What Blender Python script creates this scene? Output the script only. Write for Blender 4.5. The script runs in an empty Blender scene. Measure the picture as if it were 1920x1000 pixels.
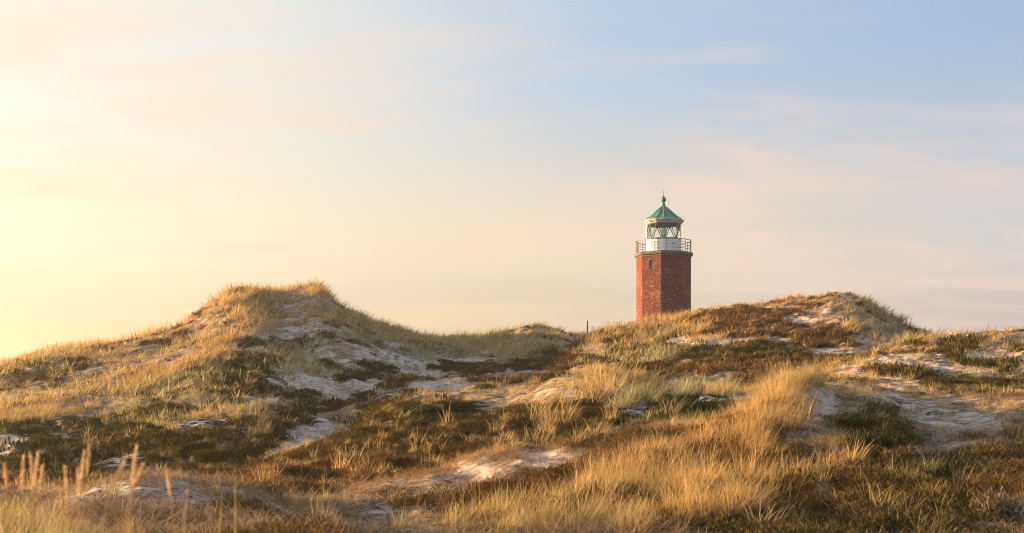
import bpy, bmesh, math, random
import numpy as np
from mathutils import Vector

random.seed(7)
rng = np.random.default_rng(11)
S = bpy.context.scene
COL = S.collection

# ------------------------------------------------------------------ camera
F = 1867.0                    # focal length in pixels of the 1920-wide photograph
HY = 700.0                    # pixel row of the horizon
cam_d = bpy.data.cameras.new('camera')
cam = bpy.data.objects.new('camera', cam_d)
COL.objects.link(cam)
S.camera = cam
cam.rotation_euler = (math.radians(90), 0, 0)
cam_d.sensor_width = 36.0
cam_d.lens = 36.0 * F / 1920.0
cam_d.shift_y = (HY - 500.0) / 1920.0
cam_d.clip_start = 0.1
cam_d.clip_end = 9000
cam_d.dof.use_dof = True
cam_d.dof.focus_distance = 32.0
cam_d.dof.aperture_fstop = 2.3

# ------------------------------------------------------------------ light and sky
SUN_AZ = math.radians(-72.5)    # from the view axis (+Y), negative to the left
SUN_EL = math.radians(9.3)
SUN = Vector((math.sin(SUN_AZ) * math.cos(SUN_EL), math.cos(SUN_AZ) * math.cos(SUN_EL), math.sin(SUN_EL)))
sd = bpy.data.lights.new('sun', 'SUN')
sd.energy = 5.0
sd.angle = math.radians(0.6)
sd.color = (1.0, 0.62, 0.29)
so = bpy.data.objects.new('sun', sd)
COL.objects.link(so)
so.rotation_euler = SUN.to_track_quat('Z', 'Y').to_euler()

W = bpy.data.worlds.new('World')
S.world = W
W.use_nodes = True
wt = W.node_tree
wt.nodes.clear()


class NT:
    """a small helper for writing node graphs"""
    def __init__(self, t):
        self.t = t

    def n(self, typ, inputs=None, **props):
        nd = self.t.nodes.new(typ)
        for k, v in props.items():
            setattr(nd, k, v)
        for k, v in (inputs or {}).items():
            s = nd.inputs[k]
            if isinstance(v, bpy.types.NodeSocket):
                self.t.links.new(v, s)
            else:
                s.default_value = v
        return nd

    def math(self, op, a, b=0.0, c=0.0, clamp=False):
        return self.n('ShaderNodeMath', {0: a, 1: b, 2: c}, operation=op, use_clamp=clamp).outputs[0]

    def mix(self, f, a, b, blend='MIX'):
        m = self.n('ShaderNodeMix', data_type='RGBA', blend_type=blend)
        for i, v in ((0, f), (6, a), (7, b)):
            if isinstance(v, bpy.types.NodeSocket):
                self.t.links.new(v, m.inputs[i])
            else:
                if i and len(v) == 3:
                    v = (*v, 1)
                m.inputs[i].default_value = v
        return m.outputs[2]

    def ramp(self, f, stops, interp='LINEAR'):
        r = self.n('ShaderNodeValToRGB', {0: f})
        cr = r.color_ramp
        cr.interpolation = interp
        while len(cr.elements) < len(stops):
            cr.elements.new(0.5)
        for e, (p, c) in zip(cr.elements, stops):
            e.position = p
            e.color = (c, c, c, 1) if isinstance(c, (int, float)) else (*c, 1)
        return r.outputs[0]

    def noise(self, vec, scale, detail=4, rough=0.55, dist=0.0, stretch=None):
        if stretch:
            vec = self.n('ShaderNodeMapping', {'Vector': vec, 'Scale': stretch}).outputs[0]
        return self.n('ShaderNodeTexNoise', {'Vector': vec, 'Scale': scale, 'Detail': detail, 'Roughness': rough, 'Distortion': dist}).outputs[0]

    def smooth(self, x, a, b):
        m = self.n('ShaderNodeMapRange', {0: x, 1: a, 2: b, 3: 0.0, 4: 1.0}, interpolation_type='SMOOTHSTEP')
        return m.outputs[0]


g = NT(wt)
sky = g.n('ShaderNodeTexSky', sky_type='NISHITA', sun_disc=False, sun_elevation=SUN_EL, sun_rotation=SUN_AZ,
          altitude=10.0, air_density=1.0, dust_density=2.2, ozone_density=1.4)
tc = g.n('ShaderNodeTexCoord').outputs['Generated']
sep = g.n('ShaderNodeSeparateXYZ', {0: tc})
up = g.math('MAXIMUM', sep.outputs[2], 0.0)
# thin high cloud: direction projected on a layer far above
den = g.math('ADD', up, 0.16)
cx = g.math('DIVIDE', sep.outputs[0], den)
cy = g.math('DIVIDE', sep.outputs[1], den)
cv = g.n('ShaderNodeCombineXYZ', {0: cx, 1: cy, 2: 0.0}).outputs[0]
cv = g.n('ShaderNodeVectorMath', {0: cv, 1: (13.0, 3.0, 9.2)}, operation='ADD').outputs[0]
cl1 = g.noise(cv, 0.55, 7, 0.58, 0.6, (1.0, 1.7, 1.0))
cl2 = g.noise(cv, 1.9, 8, 0.6, 0.4, (0.6, 1.6, 1.0))
cl = g.math('ADD', g.math('MULTIPLY', cl1, 0.65), g.math('MULTIPLY', cl2, 0.35))
cloud = g.smooth(cl, 0.45, 0.62)
sund = g.n('ShaderNodeVectorMath', {0: tc, 1: SUN}, operation='DOT_PRODUCT').outputs['Value']
t_ = g.n('ShaderNodeMapRange', {0: sund, 1: -0.35, 2: 1.0, 3: 0.0, 4: 1.0}).outputs[0]
# a thin even veil of high cloud lit by the low sun: its colour changes with height and with the angle to the sun
v_lo = g.ramp(t_, [(0.0, (0.50, 0.46, 0.52)), (0.14, (0.60, 0.475, 0.49)), (0.45, (0.88, 0.66, 0.44)), (0.74, (0.90, 0.645, 0.335)), (1.0, (0.97, 0.74, 0.41))])
v_mi = g.ramp(t_, [(0.0, (0.52, 0.54, 0.63)), (0.14, (0.64, 0.58, 0.58)), (0.45, (0.90, 0.70, 0.48)), (0.74, (0.95, 0.77, 0.51)), (1.0, (1.0, 0.92, 0.66))])
v_hi = g.ramp(t_, [(0.0, (0.34, 0.45, 0.63)), (0.20, (0.39, 0.50, 0.67)), (0.45, (0.50, 0.60, 0.73)), (0.66, (0.86, 0.82, 0.73)), (1.0, (1.0, 0.96, 0.85))])
veil = g.mix(g.smooth(up, 0.03, 0.13), v_lo, v_mi)
veil = g.mix(g.smooth(up, 0.13, 0.31), veil, v_hi)
veil = g.mix(g.smooth(up, 0.36, 0.75), veil, (0.36, 0.46, 0.64))
lowc = g.smooth(g.noise(tc, 2.2, 5, 0.5, 0.3, (1.0, 1.0, 9.0)), 0.48, 0.60)
lowc = g.math('MULTIPLY', g.math('MULTIPLY', lowc, g.smooth(up, 0.13, 0.06)), 0.60)
veil = g.mix(lowc, veil, g.mix(t_, (0.50, 0.42, 0.46), (0.92, 0.66, 0.42)))
veil = g.mix(1.0, veil, (2.60, 2.62, 2.65), 'MULTIPLY')
ccol = g.mix(t_, (2.15, 1.76, 1.66), (2.8, 2.14, 1.42))
skycol = g.mix(0.80, sky.outputs[0], veil)
fade = g.n('ShaderNodeMapRange', {0: up, 1: 0.20, 2: 0.36, 3: 0.85, 4: 0.42}).outputs[0]
skycol = g.mix(g.math('MULTIPLY', cloud, fade), skycol, ccol)
# unseen sky behind the viewer: set clear blue, brightened as fill for the shadows
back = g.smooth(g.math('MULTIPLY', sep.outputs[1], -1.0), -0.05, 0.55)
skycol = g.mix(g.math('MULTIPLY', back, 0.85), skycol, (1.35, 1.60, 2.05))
# bright glow of the sky round the sun itself (the sun stands outside the picture on the left)
glow = g.math('POWER', g.math('MAXIMUM', sund, 0.0), 12.0)
skycol = g.mix(1.0, skycol, g.mix(glow, (0.0, 0.0, 0.0), (3.2, 2.0, 0.95)), 'ADD')

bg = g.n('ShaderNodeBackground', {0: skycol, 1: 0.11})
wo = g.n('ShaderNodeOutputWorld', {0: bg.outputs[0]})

S.view_settings.view_transform = 'Standard'
S.view_settings.look = 'None'
S.view_settings.gamma = 1.0
S.view_settings.exposure = 1.8
S.cycles.filter_width = 0.95
S.cycles.use_denoising = True
S.cycles.denoising_input_passes = 'RGB_ALBEDO_NORMAL'
S.cycles.denoising_prefilter = 'ACCURATE'
S.cycles.max_bounces = 6
S.cycles.transparent_max_bounces = 12
S.cycles.caustics_reflective = False
S.cycles.caustics_refractive = False


def tag(o, label=None, cat=None, kind=None, group=None):
    if label: o['label'] = label
    if cat: o['category'] = cat
    if kind: o['kind'] = kind
    if group: o['group'] = group
    return o


def link(name, me, mat=None, parent=None):
    o = bpy.data.objects.new(name, me)
    COL.objects.link(o)
    if mat and not me.materials:
        me.materials.append(mat)
    if parent:
        o.parent = parent
    return o


def empty(name, loc=(0, 0, 0)):
    o = bpy.data.objects.new(name, None)
    o.empty_display_size = 0.2
    o.location = loc
    COL.objects.link(o)
    return o


# ------------------------------------------------------------------ the dunes: a height field through surveyed points
# each point: (column, row, distance) of a place on the dunes as surveyed from the camera
LINES = [
    # skyline of the big left dune, and the ground falling away behind it
    [(-300, 742, 54), (-120, 712, 59), (0, 690, 62), (100, 664, 64), (200, 647, 66), (270, 627, 67), (330, 615, 68), (380, 590, 69), (430, 557, 70), (500, 556, 70), (545, 553, 70), (570, 543, 70.5), (592, 537, 71), (625, 564, 72), (680, 599, 74), (720, 617, 76), (780, 632, 78), (850, 639, 80), (900, 634, 80), (960, 627, 80), (1010, 612, 80), (1050, 623, 80), (1095, 632, 80)],
    [(-300, 765, 64), (0, 715, 73), (270, 660, 77), (430, 600, 81), (585, 590, 83), (720, 645, 87), (850, 660, 92), (1010, 645, 92), (1095, 645, 93)],
    [(1190, 622, 96), (1244, 614, 98), (1310, 614, 98), (1244, 622, 104)],
    [(-300, 760, 125), (0, 740, 125), (400, 715, 125), (800, 700, 125), (1244, 690, 125), (1600, 700, 125), (1920, 700, 125), (2250, 700, 125)],
    # spur running down to the lower left
    [(540, 566, 69), (500, 586, 66), (492, 614, 61), (430, 647, 55), (364, 680, 50), (250, 740, 43.5), (156, 760, 40.5), (31, 792, 37), (-100, 830, 34), (-300, 870, 31)],
    [(380, 625, 61), (280, 680, 55), (150, 712, 50), (20, 742, 47), (-120, 775, 44)],
    # dell at the foot of the big dune
    [(-300, 915, 24), (-100, 910, 25), (100, 908, 25.5), (250, 908, 25.5), (350, 905, 25.5), (440, 897, 26), (505, 882, 27), (560, 858, 29), (640, 824, 32), (690, 798, 34.5), (740, 772, 38.5), (830, 755, 40), (910, 748, 41), (970, 748, 42), (1050, 728, 44)],
    [(30, 838, 31), (120, 828, 33), (250, 822, 33), (400, 800, 34), (480, 795, 35), (560, 782, 38)],
    # right flank of the big dune
    [(500, 690, 49), (560, 700, 51), (600, 640, 60), (560, 610, 64), (700, 690, 56), (800, 682, 62), (900, 682, 63), (1000, 676, 66), (1060, 662, 66), (640, 760, 43), (740, 735, 47), (850, 722, 52), (950, 716, 54), (1040, 700, 54)],
    # middle ridge and its near face
    [(440, 902, 22), (500, 880, 23.5), (560, 857, 25), (620, 832, 26.8), (690, 792, 30.5), (740, 757, 33.5), (830, 735, 34.5), (910, 729, 35), (970, 735, 34), (1010, 722, 32.5), (1060, 708, 31.5), (1140, 706, 31), (1200, 718, 30.5), (1270, 738, 30), (1340, 734, 29), (1400, 738, 28.5)],
    [(600, 905, 20), (700, 872, 21), (800, 858, 22), (900, 843, 22.5), (1000, 832, 23), (1100, 808, 23.5), (1200, 792, 24), (1300, 784, 23.5)],
    [(700, 832, 25), (800, 790, 27.5), (950, 780, 27.5), (1100, 752, 27.3), (1200, 756, 27), (1300, 758, 26.5)],
    [(1060, 735, 36), (1140, 732, 36), (1200, 738, 35.5), (1270, 752, 35), (1340, 752, 34), (1400, 750, 33)],
    # front ridge, the hollow behind it, its near face
    [(545, 968, 13.3), (620, 945, 14.3), (700, 922, 15.5), (820, 888, 17), (900, 866, 17.6), (980, 855, 18), (1080, 842, 18.4), (1200, 806, 19), (1330, 790, 19.4), (1400, 774, 19.6), (1440, 742, 19.6), (1490, 716, 20), (1540, 720, 20.4), (1600, 731, 21.3), (1680, 742, 22.5), (1760, 748, 23.2), (1900, 747, 23.6), (2200, 745, 24)],
    [(700, 925, 17.5), (820, 898, 19), (980, 870, 20.2), (1080, 856, 20.7), (1200, 818, 21.5), (1330, 806, 21.5), (1420, 782, 22.5), (1490, 752, 23.3)],
    [(870, 908, 15.9), (990, 882, 16.4), (780, 915, 15.4)],
    [(700, 1000, 11.5), (850, 962, 12.8), (1000, 930, 13.8), (1000, 1012, 10.8), (1150, 900, 15), (1150, 1012, 10.8), (1300, 872, 15.6), (1300, 1012, 10.8), (1450, 826, 16.6), (1450, 920, 13.5), (1450, 1012, 10.8)],
    # low bare mound at the lower left
    [(60, 985, 10.8), (120, 955, 11.3), (170, 928, 11.9), (260, 900, 12.5), (320, 894, 12.7), (420, 903, 12.6), (500, 940, 12.2), (545, 962, 11.6)],
    [(-100, 1000, 9.5), (200, 1000, 9.6), (350, 988, 10), (500, 992, 10), (620, 1000, 10.3)],
    [(60, 975, 14), (150, 955, 15), (260, 940, 15.2), (350, 938, 15.2), (440, 940, 15.2), (550, 955, 14.6)],
    [(-100, 930, 20), (100, 925, 20), (300, 924, 20), (420, 918, 20), (520, 915, 19)],
    # right dome
    [(1090, 655, 60), (1110, 640, 62), (1140, 628, 64), (1200, 611, 67), (1260, 601, 68), (1300, 593, 66), (1350, 576, 64), (1400, 576, 63), (1470, 571, 62), (1530, 564, 61), (1580, 556, 60), (1610, 564, 60.5), (1640, 586, 61), (1680, 608, 61), (1730, 628, 60), (1760, 642, 59), (1840, 660, 60), (2000, 665, 60)],
    [(1110, 660, 72), (1200, 634, 78), (1300, 618, 78), (1400, 612, 76), (1580, 600, 74), (1680, 640, 74), (1800, 680, 74), (2000, 690, 74)],
    [(1110, 682, 52), (1150, 662, 56), (1250, 650, 57), (1350, 638, 56), (1450, 636, 53), (1550, 628, 52), (1650, 638, 51), (1700, 652, 50.5)],
    [(1130, 700, 46), (1200, 686, 48), (1350, 676, 47), (1450, 668, 47), (1540, 662, 48)],
    [(1120, 722, 40), (1200, 716, 41), (1270, 714, 41), (1350, 706, 41), (1450, 698, 42), (1520, 692, 43), (1580, 682, 44.5)],
    # right ridge
    [(1440, 716, 33), (1500, 704, 34), (1560, 692, 36), (1600, 682, 37), (1640, 666, 38), (1700, 648, 39), (1760, 641, 40), (1830, 632, 40), (1900, 625, 40), (1960, 620, 40), (2200, 605, 42)],
    [(1640, 678, 43), (1700, 666, 45), (1760, 662, 46), (1830, 664, 47), (1960, 660, 48), (2200, 650, 50)],
    [(1540, 716, 30), (1600, 708, 30.5), (1700, 690, 33), (1800, 674, 34.5), (1900, 668, 34.5), (2100, 665, 34.5)],
    [(1540, 732, 26), (1600, 730, 26.3), (1700, 727, 27), (1800, 724, 27.5), (1900, 727, 27.5), (2200, 730, 28)],
    # sandy shelf on the right and the heath below it
    [(1550, 776, 18.6), (1640, 796, 17.6), (1750, 798, 18.6), (1900, 796, 18.8), (1640, 848, 15.6), (1750, 852, 16.2), (1900, 850, 16.2), (2200, 850, 16.2), (2200, 795, 18.8)],
    [(1560, 870, 15), (1600, 900, 14), (1750, 884, 14.8), (1900, 880, 14.8), (2200, 890, 14.8), (1750, 945, 12.7), (1900, 950, 12.6), (1600, 1012, 10.8), (1750, 1012, 10.8), (1900, 1012, 10.8), (2200, 1012, 10.8)],
]
P = []
for L in LINES:
    for i, p in enumerate(L):
        P.append(p)
P = np.array(P, float)
KU = 4.2


def key(px, d):
    return np.stack([(px - 960) / F * KU, np.log(d)], -1)


def kern(r2):
    return 0.5 * r2 * np.log(r2 + 1e-12)


K = key(P[:, 0], P[:, 2])
n = len(K)
A = kern(((K[:, None] - K[None]) ** 2).sum(-1)) + np.eye(n) * 2e-5
Q = np.hstack([np.ones((n, 1)), K])
M_ = np.zeros((n + 3, n + 3))
M_[:n, :n] = A
M_[:n, n:] = Q
M_[n:, :n] = Q.T
rhs = np.zeros(n + 3)
rhs[:n] = P[:, 1] - HY
sol = np.linalg.solve(M_, rhs)


def row_of(px, d):
    """row at which the smooth dune surface lies, seen from the camera"""
    sh = px.shape
    k = key(np.clip(px, -420, 2330).ravel(), np.clip(d, 9.5, 128).ravel())
    out = np.empty(len(k))
    for a in range(0, len(k), 20000):
        kk = k[a:a + 20000]
        out[a:a + 20000] = kern(((kk[:, None] - K[None]) ** 2).sum(-1)) @ sol[:n] + sol[n] + kk @ sol[n + 1:]
    return out.reshape(sh)


def vnoise(x, y, seed):
    """smooth lattice noise in -1..1"""
    r = np.random.default_rng(seed)
    T = r.uniform(-1, 1, (256, 256))
    xi = np.floor(x).astype(int); yi = np.floor(y).astype(int)
    fx = x - xi; fy = y - yi
    fx = fx * fx * fx * (fx * (fx * 6 - 15) + 10); fy = fy * fy * fy * (fy * (fy * 6 - 15) + 10)
    g_ = lambda i, j: T[(xi + i) % 256, (yi + j) % 256]
    return (g_(0, 0) * (1 - fx) + g_(1, 0) * fx) * (1 - fy) + (g_(0, 1) * (1 - fx) + g_(1, 1) * fx) * fy


def fbm(x, y, wl, seed, octv=4, gain=0.5):
    t = 0; a = 1; s = 0
    for o in range(octv):
        c, sn = math.cos(0.6 * o + 0.3), math.sin(0.6 * o + 0.3)
        t = t + a * vnoise((c * x - sn * y) / wl + 17.3 * o, (sn * x + c * y) / wl + 5.1 * o, seed + o)
        s += a; a *= gain; wl *= 0.5
    return t / s


def sstep(x, a, b):
    t = np.clip((x - a) / (b - a), 0, 1)
    return t * t * (3 - 2 * t)


u_in = np.linspace(-0.60, 0.60, 760)
u_out = 0.60 + (np.linspace(0, 1, 46)[1:] ** 1.7) * 3.4
U = np.concatenate([-u_out[::-1], u_in, u_out])
V = np.concatenate([np.linspace(math.log(0.7), math.log(8), 130)[:-1], np.linspace(math.log(8), math.log(112), 720)[:-1], np.linspace(math.log(112), math.log(5000), 60)])
NU, NV = len(U), len(V)
UU, VV = np.meshgrid(U, V)          # rows: distance
DD = np.exp(VV)
XX = UU * DD
PXg = 960 + F * UU
row = row_of(PXg, DD)
Z = -row / F * np.clip(DD, 0, 128)
near = sstep(DD, 6.0, 10.5)
Z = Z * near + (-1.42 - 0.012 * DD + 0.0 * XX) * (1 - near)
far = sstep(DD, 118, 200)
Z = Z * (1 - far) + (-4.0) * far
Z0 = Z.copy()
amp = sstep(DD, 3, 14) * (1 - 0.8 * far)
hum = fbm(XX, DD, 5.5, 3, 3)
hum2 = np.abs(fbm(XX, DD, 1.9, 21, 3))
Z = Z + amp * (0.20 * hum * (0.5 + DD / 50) + (0.22 + DD / 300) * (0.30 - hum2))
rough = sstep(DD, 9, 12) * (1 - sstep(DD, 24, 40))
Z = Z + rough * (0.15 * (0.32 - np.abs(fbm(XX * 0.8 + DD * 0.25, DD, 2.6, 141, 4, 0.6))) + 0.10 * fbm(XX, DD, 1.2, 151, 3))
Z = Z + (1 - sstep(DD, 90, 118)) * sstep(DD, 30, 45) * 0.22 * (0.30 - np.abs(fbm(XX, DD * 1.2, 3.4, 161, 4, 0.6)))
Z = Z + amp * 0.05 * fbm(XX, DD, 0.55, 41, 3) + 0.03 * vnoise(XX / 0.23, DD / 0.23, 77) * (DD < 40)

ROWS = HY - Z / DD * F               # row under which each ground vertex stands, for the cover map below


def sample(A_, u, v):
    """bilinear lookup in a grid array"""
    iu = np.clip(np.interp(u, U, np.arange(NU)), 0, NU - 1.001)
    iv = np.clip(np.interp(v, V, np.arange(NV)), 0, NV - 1.001)
    a = iu.astype(int); b = iv.astype(int)
    fu = iu - a; fv = iv - b
    return (A_[b, a] * (1 - fu) + A_[b, a + 1] * fu) * (1 - fv) + (A_[b + 1, a] * (1 - fu) + A_[b + 1, a + 1] * fu) * fv


def ground_z(x, y):
    x = np.atleast_1d(np.asarray(x, float)); y = np.atleast_1d(np.asarray(y, float))
    return sample(Z, x / y, np.log(y))


def hit(px, py, lo=8.5, hi=110):
    """the place on the dunes where a line of sight first meets them"""
    d = np.exp(np.linspace(math.log(lo), math.log(hi), 1500))
    u = (px - 960) / F
    z = sample(Z, np.full_like(d, u), np.log(d))
    r = HY - z / d * F
    k = np.argmax(r <= py)
    if r[k] > py:
        k = int(np.argmin(r))
    return u * d[k], d[k], z[k]


# ------------------------------------------------------------------ ground cover: sand, heath, marram, thatch
sand = np.zeros_like(Z); heath = np.zeros_like(Z); marram = np.zeros_like(Z); thatch = np.full_like(Z, 0.55); green = np.full_like(Z, 0.35)
wob = fbm(XX, DD, 4.0, 51, 5, 0.62)
wob2 = fbm(XX, DD, 4.0, 61, 5, 0.62)
frag = fbm(XX * 0.7, DD, 1.6, 71, 4, 0.7)
frag_far = fbm(XX * 0.7, DD, 3.6, 75, 4, 0.7)
frag = frag * (1 - sstep(DD, 20, 45)) + frag_far * sstep(DD, 20, 45)


def patch(arr, px, py, rx, ry, w, drange=None, rot=0.0, fr=0.55):
    """raise (or lower) one kind of cover in a soft-edged patch lying on the dune at that place"""
    if drange is None:
        d0 = hit(px, py)[1]
        lo, hi = d0 / 1.35, d0 * 1.35
    else:
        lo, hi = drange
    c, s = math.cos(rot), math.sin(rot)
    X_ = PXg + wob * rx * 0.9 - px
    Y_ = ROWS + wob2 * ry * 1.0 - py
    a = (c * X_ + s * Y_) / rx
    b = (-s * X_ + c * Y_) / ry
    q = np.sqrt(a * a + b * b)
    q = q + fr * frag
    m = (1 - sstep(q, 0.35, 1.35)) * sstep(DD, lo * 0.93, lo) * (1 - sstep(DD, hi, hi * 1.07))
    arr += w * m


HILL = (33, 95); MID = (19.6, 37); DOME = (38, 80); FRONT = (7, 20.5); SHELF = (7, 24)
# thin general sand and heath flecks showing between plants
heath += 0.15
patch(heath, 1400, 645, 340, 90, 0.42, (38, 80)); patch(heath, 780, 690, 320, 80, 0.10, (33, 95))
sand += 0.16
patch(sand, 760, 680, 330, 90, 0.20, HILL); patch(sand, 200, 690, 300, 80, -0.14, HILL); patch(sand, 470, 570, 110, 40, -0.25, HILL); patch(sand, 1420, 630, 330, 80, 0.12, DOME); patch(sand, 1750, 680, 260, 60, 0.04, (24, 47)); patch(sand, 1720, 790, 260, 70, 0.08, SHELF); patch(sand, 1130, 750, 120, 40, 0.15, MID)
# the big left dune
marram += 0.45 * sstep(DD, 60, 66)
patch(marram, 220, 670, 330, 85, 0.55, HILL); patch(thatch, 330, 790, 300, 90, 0.0, (26, 50)); patch(thatch, 250, 670, 320, 90, 0.3, HILL)
patch(heath, 60, 720, 70, 22, 0.45, HILL); patch(heath, 150, 690, 60, 12, 0.4, HILL); patch(heath, 260, 660, 40, 12, 0.4, HILL); patch(heath, 330, 632, 40, 10, 0.35, HILL)
patch(sand, 60, 690, 60, 8, 0.35, HILL); patch(sand, 330, 660, 50, 9, 0.25, HILL)
patch(marram, 480, 570, 130, 36, 0.8, HILL); patch(heath, 590, 550, 70, 26, -1.2, HILL); patch(marram, 590, 548, 50, 16, 0.6, HILL)
for px, py, rx, ry in ((470, 610, 60, 26), (400, 655, 60, 18), (320, 695, 60, 16), (220, 735, 70, 14), (110, 762, 80, 13), (10, 785, 60, 14)):
    patch(marram, px, py, rx, ry, 1.0, HILL, -0.45); patch(green, px, py, rx, ry, -0.5, HILL, -0.45); patch(heath, px, py, rx, ry, -0.6, HILL, -0.45)
patch(heath, 250, 845, 290, 80, 0.85, (24, 42)); patch(heath, 420, 700, 90, 36, 0.42, (36, 58)); patch(heath, 460, 740, 100, 60, 0.32, (30, 50)); patch(green, 250, 830, 300, 90, -0.2, (24, 42))
patch(marram, 330, 785, 260, 60, 0.40, (28, 46)); patch(marram, 440, 790, 110, 40, 0.25, (28, 46)); patch(green, 300, 800, 330, 90, 0.3, (24, 46))
patch(sand, 30, 833, 52, 17, 1.3, (24, 36)); patch(heath, 30, 833, 55, 19, -0.8, (24, 36)); patch(marram, 30, 833, 60, 22, -0.8, (24, 36))
patch(thatch, 250, 850, 280, 80, -0.35, (22, 42))
# its right flank: streaks of sand between thatch
patch(sand, 560, 600, 60, 34, 0.45, HILL, 0.5); patch(sand, 590, 680, 95, 60, 0.50, HILL, 0.5); patch(sand, 760, 690, 130, 40, 0.50, HILL, 0.12); patch(sand, 960, 660, 110, 34, 0.45, HILL)
patch(sand, 560, 705, 40, 14, 0.5, HILL, 0.3); patch(sand, 830, 722, 60, 11, 0.9, HILL); patch(sand, 700, 655, 60, 14, 0.35, HILL, 0.3); patch(sand, 1000, 700, 40, 9, 0.7, HILL); patch(sand, 955, 640, 45, 10, 0.4, HILL)
patch(sand, 610, 805, 75, 22, 1.0, (26, 44), -0.35); patch(sand, 530, 850, 50, 16, 0.9, (26, 44), -0.4); patch(sand, 600, 815, 120, 45, 0.35, (26, 44), -0.3)
patch(green, 800, 640, 350, 60, 0.35, HILL)
patch(marram, 760, 632, 200, 22, 0.75, HILL, 0.2); patch(marram, 950, 640, 160, 24, 0.5, HILL); patch(marram, 560, 650, 70, 50, 0.35, HILL); patch(marram, 700, 660, 250, 50, 0.25, HILL)
for px, py, rx, ry in ((620, 682, 34, 10), (705, 690, 48, 16), (650, 705, 40, 10), (900, 696, 66, 15), (770, 716, 50, 14), (545, 640, 40, 8), (470, 645, 50, 14), (850, 690, 40, 10), (1010, 688, 50, 14), (980, 712, 90, 12), (600, 768, 70, 14), (690, 740, 60, 12), (1050, 668, 40, 12), (470, 680, 50, 20)):
    patch(heath, px, py, rx * 0.85, ry * 0.85, 0.72, HILL); patch(sand, px, py, rx, ry, -0.4, HILL); patch(marram, px, py, rx, ry, -0.2, HILL)
# the middle ridge
patch(heath, 720, 840, 260, 90, 0.95, MID); patch(heath, 980, 800, 200, 50, 0.65, MID); patch(heath, 1260, 780, 170, 34, 1.1, MID); patch(green, 1300, 780, 150, 34, 0.6, MID)
patch(thatch, 880, 740, 110, 22, 0.5, MID); patch(heath, 880, 738, 110, 18, -0.5, MID); patch(sand, 850, 733, 70, 9, 0.35, MID)
patch(marram, 1080, 770, 130, 60, 0.65, MID); patch(marram, 1130, 712, 80, 26, 0.9, MID); patch(marram, 1340, 722, 50, 20, 0.7, MID); patch(marram, 1270, 745, 120, 30, 0.75, MID); patch(green, 1290, 750, 130, 40, 0.7, MID)
patch(marram, 750, 830, 220, 70, 0.12, MID); patch(marram, 730, 880, 150, 34, 0.25, MID)
patch(sand, 1185, 768, 42, 14, 0.9, MID); patch(sand, 1050, 735, 34, 9, 0.8, MID); patch(sand, 1150, 742, 40, 9, 0.6, MID); patch(sand, 740, 790, 60, 12, 0.35, MID)
patch(thatch, 740, 900, 120, 30, 0.4, MID); patch(thatch, 800, 800, 120, 30, 0.25, MID)
# the right dome
patch(marram, 1200, 618, 120, 34, 0.8, DOME); patch(marram, 1170, 660, 90, 34, 0.5, DOME); patch(marram, 1300, 625, 120, 28, 0.5, DOME)
patch(heath, 1350, 665, 260, 52, 0.85, DOME); patch(heath, 1400, 585, 70, 9, 0.8, DOME); patch(heath, 1250, 640, 80, 16, 0.4, DOME)
for px, py, rx, ry in ((1310, 642, 60, 10), (1370, 640, 55, 12), (1300, 612, 45, 6), (1580, 660, 45, 10), (1620, 640, 30, 8), (1120, 655, 24, 12), (1140, 668, 30, 8), (1215, 672, 20, 7), (1460, 640, 40, 10), (1290, 680, 20, 10), (1350, 575, 30, 6), (1240, 610, 30, 6), (1560, 580, 26, 8), (1500, 600, 40, 6), (1650, 612, 50, 8)):
    patch(sand, px, py, rx, ry, 0.85, DOME); patch(heath, px, py, rx, ry, -0.5, DOME)
patch(thatch, 1450, 590, 180, 34, 0.5, DOME); patch(heath, 1450, 605, 150, 32, 0.45, DOME); patch(green, 1450, 600, 170, 40, -0.5, DOME)
patch(marram, 1640, 610, 80, 44, 0.95, DOME, 0.4); patch(green, 1650, 612, 90, 46, 0.5, DOME); patch(marram, 1440, 600, 150, 40, 0.1, DOME); patch(sand, 1640, 608, 110, 50, -0.45, DOME); patch(heath, 1380, 660, 260, 40, 0.25, DOME)
# the right ridge
RID = (24, 47)
patch(thatch, 1700, 680, 230, 55, 0.4, RID); patch(marram, 1640, 680, 130, 24, 0.35, RID, -0.3); patch(marram, 1800, 636, 120, 12, 0.4, RID)
patch(sand, 1700, 678, 120, 15, 0.75, RID, -0.2); patch(sand, 1870, 665, 70, 14, 0.8, RID); patch(sand, 1800, 690, 90, 10, 0.5, RID); patch(sand, 1880, 705, 50, 8, 0.8, RID); patch(sand, 1600, 705, 70, 9, 0.5, RID)
patch(heath, 1690, 698, 90, 7, 0.9, RID); patch(heath, 1850, 722, 100, 13, 1.2, RID); patch(heath, 1640, 672, 60, 8, 0.6, RID); patch(heath, 1580, 716, 80, 8, 0.7, RID); patch(heath, 1700, 665, 50, 5, 0.6, RID); patch(thatch, 1700, 700, 200, 40, 0.3, RID); patch(heath, 1800, 650, 50, 10, 0.7, RID); patch(heath, 1760, 665, 60, 6, 0.6, RID); patch(heath, 1880, 685, 40, 6, 0.7, RID)
patch(thatch, 1850, 722, 100, 13, -0.5, RID)
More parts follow.
